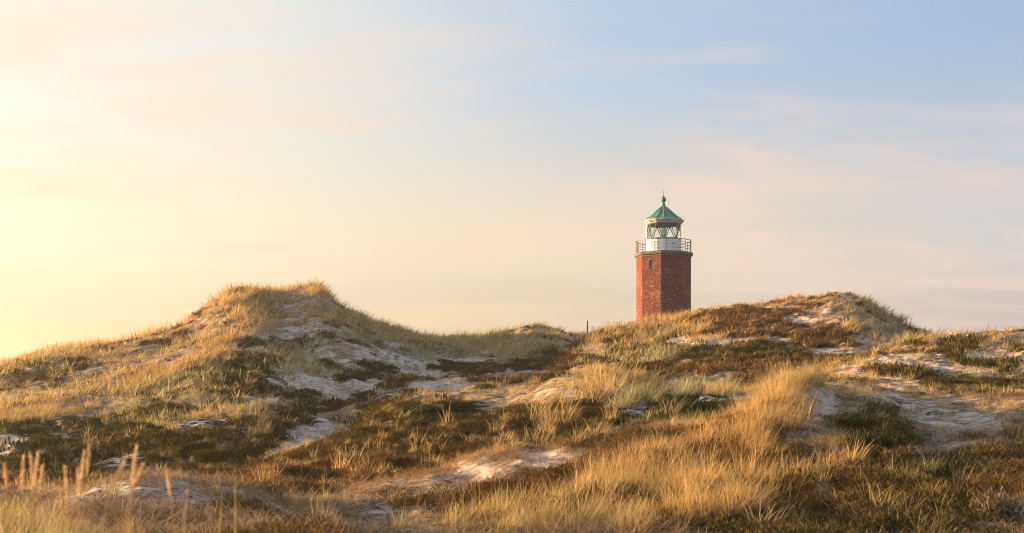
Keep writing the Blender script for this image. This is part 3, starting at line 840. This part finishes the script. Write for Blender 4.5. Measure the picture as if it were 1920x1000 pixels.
m_glass, g = new_mat('lantern_glass')
fr = g.n('ShaderNodeFresnel', {'IOR': 1.5})
tr = g.n('ShaderNodeBsdfTransparent', {'Color': (0.93, 1.0, 0.96, 1)})
gl = g.n('ShaderNodeBsdfGlossy', {'Color': (0.9, 1, 0.95, 1), 'Roughness': 0.02})
mx = g.n('ShaderNodeMixShader', {0: g.math('MULTIPLY', fr.outputs[0], 0.9), 1: tr.outputs[0], 2: gl.outputs[0]})
out(g, mx.outputs[0])
m_lens, g = new_mat('lens_glass')
tr = g.n('ShaderNodeBsdfTransparent', {'Color': (0.80, 0.95, 0.88, 1)})
gl = g.n('ShaderNodeBsdfPrincipled', {'Base Color': (0.35, 0.62, 0.52, 1), 'Roughness': 0.12})
mx = g.n('ShaderNodeMixShader', {0: 0.30, 1: tr.outputs[0], 2: gl.outputs[0]})
out(g, mx.outputs[0])

lh = empty('lighthouse', (TX, TD, TZ))
lh.rotation_euler.z = -math.atan2(TX, TD)
tag(lh, 'red brick lighthouse with green copper roof and railed white lantern', 'lighthouse')

# shaft: octagonal, with a window opening in the second face from the left
A0 = math.radians(-4.9)
R8 = 2.68
z_top = hz(481.5)
wz0, wz1 = hz(508.2), hz(491.6)
bm = bmesh.new()
uvl = bm.loops.layers.uv.new('UVMap')


def face_uv(vs, uvs):
    f = bm.faces.new([bm.verts.new(v) for v in vs])
    for l, q in zip(f.loops, uvs):
        l[uvl].uv = q


side = 2 * R8 * math.sin(math.pi / 8)
for k in range(8):
    a = A0 + k * math.pi / 4; b_ = a + math.pi / 4
    p0 = Vector((R8 * math.sin(a), -R8 * math.cos(a), 0)); p1 = Vector((R8 * math.sin(b_), -R8 * math.cos(b_), 0))
    e = (p1 - p0).normalized()
    nrm = Vector((e.y, -e.x, 0))

    def at(s_, z_, dep=0.0):
        q = p0 + e * s_ - nrm * dep
        return (q.x, q.y, z_)
    if k == 7:
        s0, s1 = side / 2 - 0.23, side / 2 + 0.23
        xs = [0, s0, s1, side]; zs = [-1.5, wz0, wz1, z_top]
        for i in range(3):
            for j in range(3):
                if i == 1 and j == 1: continue
                c4 = [(xs[i], zs[j]), (xs[i + 1], zs[j]), (xs[i + 1], zs[j + 1]), (xs[i], zs[j + 1])]
                face_uv([at(*c) for c in c4], [(k * side + c[0], c[1]) for c in c4])
        DP = 0.24
        for (c, d_) in (((s0, wz0), (s0, wz1)), ((s0, wz1), (s1, wz1)), ((s1, wz1), (s1, wz0)), ((s1, wz0), (s0, wz0))):
            face_uv([at(*c), at(*d_), at(*d_, DP), at(*c, DP)], [(c[0], c[1]), (d_[0], d_[1]), (d_[0] + .2, d_[1] + .2), (c[0] + .2, c[1] + .2)])
        win = (at, s0, s1)
        wf = MB()

        def bar(s0_, s1_, z0_, z1_, d0, d1):
            c = [(s0_, z0_), (s1_, z0_), (s1_, z1_), (s0_, z1_)]
            fr_ = [at(*q, d0) for q in c]; bk = [at(*q, d1) for q in c]
            wf.poly(fr_)
            for i in range(4):
                j = (i + 1) % 4
                wf.poly([fr_[j], fr_[i], bk[i], bk[j]])
        w_ = 0.045
        bar(s0 + 0.002, s0 + w_, wz0 + 0.002, wz1 - 0.002, 0.15, 0.23); bar(s1 - w_, s1 - 0.002, wz0 + 0.002, wz1 - 0.002, 0.15, 0.23)
        bar(s0 + w_, s1 - w_, wz0 + 0.002, wz0 + w_, 0.15, 0.23); bar(s0 + w_, s1 - w_, wz1 - w_, wz1 - 0.002, 0.15, 0.23)
        pn = MB(); pn.poly([at(s0 + w_, wz0 + w_, 0.19), at(s1 - w_, wz0 + w_, 0.19), at(s1 - w_, wz1 - w_, 0.19), at(s0 + w_, wz1 - w_, 0.19)])
        sl = MB()
        q = [(s0 - 0.05, wz0 - 0.06), (s1 + 0.05, wz0 - 0.06), (s1 + 0.05, wz0 - 0.001), (s0 - 0.05, wz0 - 0.001)]
        fr_ = [at(*c, -0.05) for c in q]; bk = [at(*c, 0.02) for c in q]
        sl.poly(fr_)
        for i in range(4):
            j = (i + 1) % 4
            sl.poly([fr_[j], fr_[i], bk[i], bk[j]])
    else:
        c4 = [(0, -1.5), (side, -1.5), (side, z_top), (0, z_top)]
        face_uv([at(*c) for c in c4], [(k * side + c[0], c[1]) for c in c4])
mesh = bpy.data.meshes.new('brick_shaft')
bm.to_mesh(mesh); bm.free()
link('brick_shaft', mesh, m_brick, lh)
wfo = wf.build('window', m_concrete, lh)
pn.build('pane', m_pane, wfo)
sl.build('window_sill', m_concrete, wfo)

zd = hz(475.8)
b = MB()
b.ring([(2.2, z_top - 0.16), (2.74, z_top - 0.16), (2.74, z_top - 0.03), (2.83, z_top), (2.88, z_top + 0.02), (2.88, zd), (1.0, zd)], 8, A0 )
b.build('gallery_deck', m_concrete, lh)
# railing: 16 posts, four rails
RA = math.radians(5.3)
zr = hz(453.4)
RR = 2.70


def ring_tube(b, R, z, r, n=16, a0=0.0):
    pts = [Vector((R * math.sin(a0 + 2 * math.pi * k / n), -R * math.cos(a0 + 2 * math.pi * k / n), z)) for k in range(n)]
    for k in range(n):
        b.tube([pts[k], pts[(k + 1) % n]], [r, r], 5, cap=False)


b = MB()
ring_tube(b, RR, zr, 0.032, 16, RA)
for f_ in (0.27, 0.52, 0.76):
    ring_tube(b, RR, zd + (zr - zd) * f_, 0.020, 16, RA)
rail = b.build('railing', m_iron, lh)
for k in range(16):
    a = RA + 2 * math.pi * k / 16
    q = Vector((RR * math.sin(a), -RR * math.cos(a), 0))
    b = MB()
    b.tube([q + Vector((0, 0, zd - 0.10)), q + Vector((0, 0, zr + 0.02))], [0.032, 0.028], 6)
    b.tube([q + Vector((0, 0, zr + 0.02)), q + Vector((0, 0, zr + 0.05)), q + Vector((0, 0, zr + 0.09))], [0.028, 0.045, 0.012], 6)
    b.build('railing_post', m_iron, rail)

# lantern
LA = math.radians(-22.3)
zg0, zg1 = hz(450.2), hz(421.7)
b = MB()
b.ring([(1.80, zd + 0.001), (1.80, zd + 0.10), (1.745, zd + 0.12), (1.745, zg0 - 0.08), (1.79, zg0 - 0.07), (1.79, zg0), (1.5, zg0)], 16, LA)
b.build('lantern_drum', m_white, lh)
# inside floor and ceiling of the lantern
b = MB()
b.ring([(1.66, zg0 - 0.02), (0.01, zg0 - 0.02)], 16, LA)
b.build('lantern_floor', m_concrete, lh)
b = MB()
Rg = 1.68
for k in range(16):
    a = LA + 2 * math.pi * k / 16; c = LA + 2 * math.pi * (k + 1) / 16
    v = lambda t, z: (Rg * math.sin(t), -Rg * math.cos(t), z)
    b.poly([v(a, zg0), v(c, zg0), v(c, zg1), v(a, zg1)])
b.build('lantern_glazing', m_glass, lh)
b = MB()
zz = zg0
for k in range(8):
    a = LA + 2 * math.pi * (2 * k) / 16; c = a + math.pi / 8; e_ = c + math.pi / 8
    r_ = Rg + 0.02
    P_ = lambda t, z: Vector((r_ * math.sin(t), -r_ * math.cos(t), z))
    b.tube([P_(a, zg1), P_(c, zg0)], [0.042, 0.042], 5)
    b.tube([P_(c, zg0), P_(e_, zg1)], [0.042, 0.042], 5)
ring_tube(b, Rg + 0.02, zg0 + 0.03, 0.04, 16, LA)
ring_tube(b, Rg + 0.02, zg1 - 0.03, 0.04, 16, LA)
b.build('glazing_bars', m_bars, lh)
# solid corner panels of the lantern
for ang, wd in ((-78, 15), (78, 12)):
    b = MB()
    a = math.radians(ang - wd / 2); c = math.radians(ang + wd / 2)
    r0, r1 = Rg - 0.05, Rg + 0.05
    v = lambda r, t, z: (r * math.sin(t), -r * math.cos(t), z)
    lo, hi = zg0 + 0.002, zg1 - 0.002
    b.poly([v(r1, a, lo), v(r1, c, lo), v(r1, c, hi), v(r1, a, hi)])
    b.poly([v(r0, c, lo), v(r0, a, lo), v(r0, a, hi), v(r0, c, hi)])
    b.poly([v(r0, a, lo), v(r1, a, lo), v(r1, a, hi), v(r0, a, hi)])
    b.poly([v(r1, c, lo), v(r0, c, lo), v(r0, c, hi), v(r1, c, hi)])
    b.build('corner_panel', m_white, lh)
# lens on its pedestal
b = MB()
b.ring([(0.20, zg0 - 0.02), (0.16, zg0 + 0.12), (0.14, zg0 + 0.2)], 12, 0)
lens_st = b.build('lens_stand', m_iron, lh)
b = MB()
hL = zg1 - zg0
b.ring([(0.14, zg0 + 0.2), (0.24, zg0 + 0.34), (0.30, zg0 + 0.62), (0.32, zg0 + 0.85), (0.31, zg0 + 1.08), (0.26, zg0 + 1.30), (0.18, zg0 + 1.42)], 16, 0)
lens = b.build('lens', m_lens, lh, True)
b = MB()
for f_, r_ in ((0.34, 0.25), (0.55, 0.30), (0.78, 0.33), (1.0, 0.33), (1.2, 0.30), (1.38, 0.22)):
    ring_tube(b, r_, zg0 + f_, 0.022, 14)
for ang in (0, 90, 180, 270):
    t = math.radians(ang + 45)
    b.tube([(r_ * math.sin(t), -r_ * math.cos(t), zg0 + f_) for f_, r_ in ((0.2, 0.16), (0.34, 0.25), (0.55, 0.30), (0.78, 0.33), (1.0, 0.33), (1.2, 0.30), (1.42, 0.20))], [0.018] * 7, 5)
b.build('lens_frame', m_iron, lens)
# cornice and roof
ze = hz(413.6)
b = MB()
b.ring([(1.5, zg1), (1.80, zg1), (1.80, zg1 + 0.10), (1.90, zg1 + 0.15), (1.90, zg1 + 0.21), (1.99, zg1 + 0.26), (1.99, ze - 0.05), (1.93, ze), (1.5, ze + 0.03)], 16, LA)
cor = b.build('cornice', m_cornice, lh)
for k in range(8):
    a = LA + 2 * math.pi * (2 * k + 1) / 16 + math.radians(11)
    b = MB()
    f_ = lambda r, z: (r * math.sin(a), -r * math.cos(a), z)
    b.tube([f_(1.92, ze - 0.03), f_(2.03, ze + 0.02), f_(2.08, ze + 0.10), f_(2.05, ze + 0.15)], [0.035, 0.035, 0.028, 0.02], 5)
    b.build('gutter_hook', m_cornice, cor)
zn = hz(388.2)
b = MB()
nR = 16
prof = [(1.86, ze + 0.005), (1.80, ze + 0.06), (1.30, ze + (zn - ze) * 0.30), (0.85, ze + (zn - ze) * 0.62), (0.42, ze + (zn - ze) * 0.90), (0.24, zn)]
b.ring(prof, nR, LA)
roof = b.build('roof', m_copper, lh)
b = MB()
for k in range(nR):
    a = LA + 2 * math.pi * k / nR
    b.tube([((r + 0.012) * math.sin(a), -(r + 0.012) * math.cos(a), z + 0.012) for r, z in prof[1:]], [0.030, 0.028, 0.026, 0.022, 0.018], 5)
b.build('roof_seams', m_copper2, roof)
b = MB()
zb = hz(375.0)
prof = [(0.24, zn), (0.25, zn + 0.05), (0.19, zn + 0.09), (0.17, zn + 0.20), (0.21, zn + 0.24), (0.13, zn + 0.29), (0.11, zb - 0.30), (0.14, zb - 0.26)]
for q in range(-5, 6):
    t = q / 6 * math.pi / 2
    prof.append((0.27 * math.cos(t), zb + 0.27 * math.sin(t)))
prof += [(0.09, zb + 0.28), (0.10, zb + 0.33), (0.05, zb + 0.38), (0.02, zb + 0.42)]
b.ring(prof, 18, 0)
ball = b.build('roof_ball', m_copper, roof, True)
b = MB()
b.tube([(0, 0, zb + 0.40), (0, 0, zb + 0.62), (0, 0, hz(355.5))], [0.030, 0.018, 0.007], 6)
b.build('lightning_rod', m_iron, roof)
b = MB()
b.tube([(0.20, 0, zb + 0.26), (0.40, 0, zb + 0.18), (0.47, 0, zb + 0.02), (0.47, 0, zb - 0.62)], [0.010] * 4, 5)
b.tube([(0.0, 0, zb + 0.28), (0.20, 0, zb + 0.26)], [0.010] * 2, 5)
b.build('aerial_wire', m_iron, roof)
b = MB()
a = math.radians(33)
f_ = lambda r, da, z: (r * math.sin(a + da), -r * math.cos(a + da), z)
zc_ = hz(460.2)
b.tube([f_(1.71, 0, zc_), f_(1.80, 0, zc_)], [0.07, 0.07], 10)
b.build('vent_pipe', m_iron, lh)

# ------------------------------------------------------------------ wire fence on the skyline
fd = 79.0
fx = (1101 - 960) / F * fd
fence = empty('wire_fence', (fx, fd, 0))
tag(fence, 'dark wooden fence post with wires on the skyline left of the lighthouse', 'fence')
gz = float(ground_z(fx, fd)[0])
zt = (HY - 602.0) / F * fd


def post(dx, dy, base, top):
    b = MB()
    b.tube([(dx, dy, base - 0.3), (dx + 0.01, dy, (base + top) / 2), (dx + 0.02, dy, top), (dx + 0.02, dy, top + 0.02)], [0.055, 0.050, 0.048, 0.03], 8)
    return b.build('fence_post', m_wood, fence)


post(0, 0, gz, zt)
x2, y2 = 4.0, 6.0
g2 = float(ground_z(fx + x2, fd + y2)[0])
post(x2, y2, g2, max(g2 + 1.2, zt - 0.3))
b = MB()
for dz in (0.08, 0.45):
    b.tube([(0.02, -0.06, zt - dz), (x2 / 2, y2 / 2, (zt + max(g2 + 1.2, zt - 0.3)) / 2 - dz - 0.05), (x2, y2, max(g2 + 1.2, zt - 0.3) - dz)], [0.006] * 3, 4)
b.build('fence_wire', m_iron, fence)

# ------------------------------------------------------------------ tussocks one can tell apart


def tussock(px, py, hpx, wide, tint, label, group=None, lo=9.0, n=None, name='marram_tussock', mat=None):
    """a single clump of marram: foot at (px, py) on the dunes, height in survey units, wide = spread / height"""
    x, y, z = hit(px, py, lo)
    h = hpx / F * y
    b = MB()
    k_ = 1.0 if y < 20 else (1.7 if y < 36 else 3.2)
    n = n or int((60 if y < 20 else 46 if y < 36 else 26) * (0.6 + 0.5 * wide))
    for k in range(n):
        r = h * wide * 0.42 * math.sqrt(random.random()); a = random.uniform(0, 6.283)
        b.blade((r * math.cos(a), r * math.sin(a), -0.06), (a if random.random() < 0.5 else 0.0) + random.gauss(0, 0.8), h * random.uniform(0.45, 1.12), random.uniform(0.0, 0.3) + 0.4 * r / (h * wide * 0.42) * min(1, wide), random.uniform(0.1, 1.0), random.uniform(0.006, 0.011) * k_, random.random() ** 0.8, 5)
    o = b.build(name, mat or m_marram)
    o.location = (x, y, z)
    o.rotation_euler = (0, 0.12, 0)
    o['tint'] = float(tint)
    return tag(o, label, 'grass tuft', None, group)


TUS = [
    (1142, 740, 66, 0.85, 0.0, 'largest golden marram tussock on the middle ridge, sunlit below the lighthouse'),
    (1183, 712, 26, 1.1, 0.0, 'small golden tuft just right of the largest sunlit tussock'),
    (1345, 738, 42, 1.8, 0.0, 'wide golden sunlit tussock standing on top of the grey green thicket'),
    (1190, 742, 48, 0.9, 0.7, 'grey green tussock at the right foot of the largest sunlit one'),
    (1018, 790, 66, 0.9, 0.35, 'tall pale clump of marram on the left end of the middle ridge'),
    (1002, 836, 62, 0.8, 0.4, 'pale spiky tussock lowest on the middle ridge above the white sand'),
    (1086, 832, 52, 0.6, 0.3, 'narrow upright tuft in the dark hollow above the front ridge'),
    (1122, 820, 50, 0.6, 0.35, 'narrow tuft between two others in the hollow behind the front ridge'),
    (1146, 792, 46, 0.5, 0.2, 'slim straw tuft beside the small sand patch in the hollow'),
    (1262, 775, 48, 1.0, 0.8, 'green grey fountain shaped tussock in the shaded hollow'),
    (1215, 790, 34, 0.9, 0.6, 'low grey tuft right of the small sand patch in the hollow'),
    (1075, 724, 26, 1.4, 0.0, 'golden low tuft left of the largest sunlit tussock'),
    (588, 548, 26, 1.5, 0.0, 'golden crown of grass on the very top of the left dune'),
    (1020, 614, 18, 1.8, 0.1, 'straw topped tuft on the small knoll in the saddle'),
    (1074, 622, 18, 1.9, 0.0, 'golden tuft on the skyline left of the fence post'),
    (572, 962, 44, 1.3, 0.15, 'bushy straw tussock beside the low bare mound, near the bottom edge'),
    (938, 850, 26, 1.3, 0.0, 'golden tuft at the upper end of the white sand on the front ridge'),
    (738, 946, 30, 0.7, 0.05, 'small golden tuft on the dark heath below the white sand'),
    (820, 872, 32, 0.5, 0.1, 'slim straw tuft just above the left end of the white sand'),
    (708, 888, 22, 1.2, 0.2, 'low splayed tuft at the foot of the middle ridge'),
    (1490, 735, 30, 1.3, 0.0, 'golden tussock on the highest point of the front ridge'),
    (1440, 760, 34, 1.0, 0.0, 'long golden tussock leaning on the left shoulder of the front ridge'),
    (1600, 866, 62, 0.5, 0.1, 'few long straw blades standing left of the dark green bush'),
    (1560, 880, 60, 0.8, 0.05, 'dense straw tussock at the edge between golden grass and dark heath'),
    (1788, 632, 22, 0.9, 0.1, 'lone straw tuft on the skyline right of the dome'),
    (1897, 622, 18, 1.2, 0.05, 'straw tuft on the skyline at the far right'),
    (1740, 628, 18, 0.9, 0.8, 'dark grey tuft on the low right end of the dome'),
    (1660, 962, 56, 0.8, 0.5, 'greenish tussock on the dark heath at the bottom right'),
    (1430, 985, 60, 0.9, 0.3, 'spiky tussock at the bottom edge below the golden slope'),
    (1120, 700, 24, 0.9, 0.0, 'short golden tuft at the crest behind the largest sunlit tussock'),
]
for t in TUS:
    tussock(*t)
SL = 'pale splayed marram tuft on the dark heath slope of the left dune'
for px, py, h in ((118, 852, 26), (138, 872, 24), (188, 852, 28), (228, 778, 30), (300, 800, 34), (325, 806, 26), (405, 760, 32), (445, 752, 28), (480, 818, 40), (415, 842, 22), (360, 868, 20), (285, 838, 24), (250, 860, 18), (205, 800, 24), (540, 800, 30), (500, 760, 30), (465, 842, 26), (330, 850, 20)):
    tussock(px, py, h, 1.0, 0.5 + random.uniform(-0.2, 0.3), SL, 'pale marram tufts on the dark heath slope')

# ------------------------------------------------------------------ flowering stalks close to the camera
m_stem = leaf_material('stalk_straw', (((0.50, 0.33, 0.14), (0.62, 0.42, 0.20)), ((0.40, 0.34, 0.16), (0.5, 0.4, 0.2))), 0.3)
m_seed = leaf_material('seed_head', (((0.52, 0.36, 0.19), (0.78, 0.60, 0.38)), ((0.52, 0.36, 0.19), (0.78, 0.60, 0.38))), 0.35)
ORD = ['first', 'second', 'third', 'fourth', 'fifth', 'sixth', 'seventh', 'eighth', 'ninth', 'tenth', 'eleventh', 'twelfth', 'thirteenth', 'fourteenth', 'fifteenth', 'sixteenth', 'seventeenth', 'eighteenth']
STK = [(9, 872, 26, -3), (44, 856, 40, 4), (57, 853, 40, -2), (71, 850, 36, 1), (80, 874, 26, -2), (115, 922, 22, -8), (122, 874, 36, -10), (146, 882, 32, 2), (158, 850, 46, 8), (168, 838, 30, 10), (233, 866, 34, 22), (256, 838, 40, 10), (268, 872, 34, 26), (314, 884, 28, -10), (352, 922, 34, 6)]
STK.sort()
for i, (px, py, L, lean) in enumerate(STK):
    d = random.uniform(3.5, 4.4)
    tip = Vector(((px - 960) / F * d, d, (HY - py) / F * d))
    la = math.radians(lean + random.uniform(-4, 7))
    axis = Vector((math.sin(la), random.uniform(-0.1, 0.1), math.cos(la))).normalized()
    hl = L / F * d * 1.75
    neck = tip - axis * hl
    gx = neck.x - math.sin(la) * 0.30; gy = neck.y + random.uniform(-0.1, 0.1)
    gz = float(ground_z(gx, gy)[0])
    root = empty('seed_stalk', (gx, gy, gz))
    how = 'upright' if abs(lean) < 5 else ('leaning right' if lean > 0 else 'leaning left')
    tag(root, f'{how} straw stalk with soft seed head, {ORD[i]} from the left in the near grass', 'grass stalk', None, 'seed stalks in the near grass')
    o0 = Vector((gx, gy, gz))
    p0 = Vector((0, 0, -0.05)); p3 = neck - o0
    b = MB()
    pts = []
    for k in range(7):
        t = k / 6
        pts.append(p0.lerp(p3, t) + Vector((-math.sin(la) * 0.06 * math.sin(math.pi * t), 0, 0)))
    b.tube(pts, [0.0026 - 0.0009 * k / 6 for k in range(7)], 5, 0.6)
    for q in range(2):
        k = random.randint(1, 3)
        b.blade(tuple(pts[k]), random.uniform(0, 6.28), random.uniform(0.25, 0.45), 0.2, random.uniform(0.3, 1.2), 0.007, 0.5, 5)
    b.build('stem', m_stem, root)
    b = MB()
    nk = neck - o0
    q4 = axis.to_track_quat('Z', 'Y')
    for k in range(130):
        t = random.random()
        rr = 0.0029 * math.sin(math.pi * min(1, t * 0.9 + 0.08)) ** 0.7
        a = random.uniform(0, 6.283)
        c = nk + axis * (hl * t) + q4 @ Vector((rr * math.cos(a), rr * math.sin(a), 0))
        e = (axis + q4 @ Vector((math.cos(a), math.sin(a), 0)) * 0.35).normalized()
        w = Vector((-math.sin(a), math.cos(a), 0)) * 0.0022
        L_ = random.uniform(0.010, 0.018)
        b.poly([c - w, c + w, c + e * L_ * 0.6 + w * 0.7, c + e * L_, c + e * L_ * 0.6 - w * 0.7], random.random())
    b.build('seed_head', m_seed, root)

# ------------------------------------------------------------------ low bushes
m_crow = leaf_material('crowberry_leaves', (((0.016, 0.030, 0.008), (0.050, 0.075, 0.018)), ((0.03, 0.04, 0.01), (0.07, 0.08, 0.02))), 0.2)
m_grey = leaf_material('grey_twigs', (((0.075, 0.050, 0.030), (0.27, 0.20, 0.13)), ((0.075, 0.050, 0.030), (0.27, 0.20, 0.13))), 0.15)


def bush(name, px, py, wpx, hpx, mat, leafs, label, cat, twigs, lo=9.0, leaf=1.0):
    x, y, z = hit(px, py, lo)
    Rw = wpx / F * y * 0.5; H = hpx / F * y
    root = empty(name, (x, y, z))
    tag(root, label, cat)
    b = MB()
    lobes = [(random.uniform(-0.6, 0.6) * Rw, random.uniform(-0.35, 0.35) * Rw, random.uniform(0.6, 1.0), random.uniform(0.35, 0.6)) for _ in range(9)]
    for k in range(leafs):
        lx, ly, lh, lr = random.choice(lobes)
        a = random.uniform(0, 6.283); ph = math.acos(random.uniform(0, 1)); q = random.uniform(0.6, 1.05)
        px_ = lx + lr * Rw * q * math.sin(ph) * math.cos(a); py_ = ly + lr * Rw * q * math.sin(ph) * math.sin(a)
        pz_ = H * lh * q * math.cos(ph)
        b.blade((px_, py_, pz_ - 0.02), a + random.uniform(-1, 1), random.uniform(0.03, 0.07) * leaf, random.uniform(0.0, 1.1), random.uniform(0, 0.6), random.uniform(0.009, 0.017) * leaf, random.random(), 2, random.uniform(-1.5, 1.5))
    b.build('foliage', mat, root)
    b = MB()
    for k in range(twigs):
        lx, ly, lh, lr = random.choice(lobes)
        a = random.uniform(0, 6.283); r = lr * Rw * random.uniform(0.2, 1.0)
        e = Vector((lx + r * math.cos(a), ly + r * math.sin(a), H * lh * random.uniform(0.5, 1.15)))
        s_ = Vector((lx * 0.6, ly * 0.6, -0.05))
        m_ = s_.lerp(e, 0.5) + Vector((random.uniform(-.05, .05), random.uniform(-.05, .05), random.uniform(0, .06)))
        b.tube([s_, m_, e], [0.007, 0.005, 0.002], 4, random.random(), cap=False)
    b.build('twigs', m_grey, root)


bush('crowberry_bush', 1640, 848, 120, 44, m_crow, 2600, 'dark green low bush beside the sandy shelf on the right', 'bush', 30)
bush('heather_bush', 1872, 975, 130, 62, m_grey, 1500, 'grey brown dead heather bush at the bottom right corner', 'bush', 130, leaf=0.9)
bush('creeping_willow', 1335, 775, 120, 26, m_crow, 1800, 'dark green thicket under the wide golden tussock in the hollow', 'bush', 30, lo=22, leaf=1.8)
bush('heather_bush', 1690, 862, 90, 34, m_grey, 1100, 'brown withered heather clump between the dark green bush and the sand shelf', 'bush', 90)

# ------------------------------------------------------------------ sea haze
bm = bmesh.new()
bmesh.ops.create_cube(bm, size=1.0)
for v in bm.verts:
    v.co = (v.co.x * 1500.0, v.co.y * 1400.0 + 500.0, -7.0 if v.co.z < 0 else 19.5)
me = bpy.data.meshes.new('haze')
bm.to_mesh(me); bm.free()
m_haze, g = new_mat('haze_air')
pv = g.n('ShaderNodeVolumePrincipled', {'Color': (1.0, 0.97, 0.93, 1), 'Density': 0.0006, 'Anisotropy': 0.75})
o_ = g.n('ShaderNodeOutputMaterial')
g.t.links.new(pv.outputs[0], o_.inputs['Volume'])
hz_o = link('haze', me, m_haze)
tag(hz_o, 'thin warm haze in the evening air over the dunes', 'haze', 'stuff')
S.cycles.volume_bounces = 0
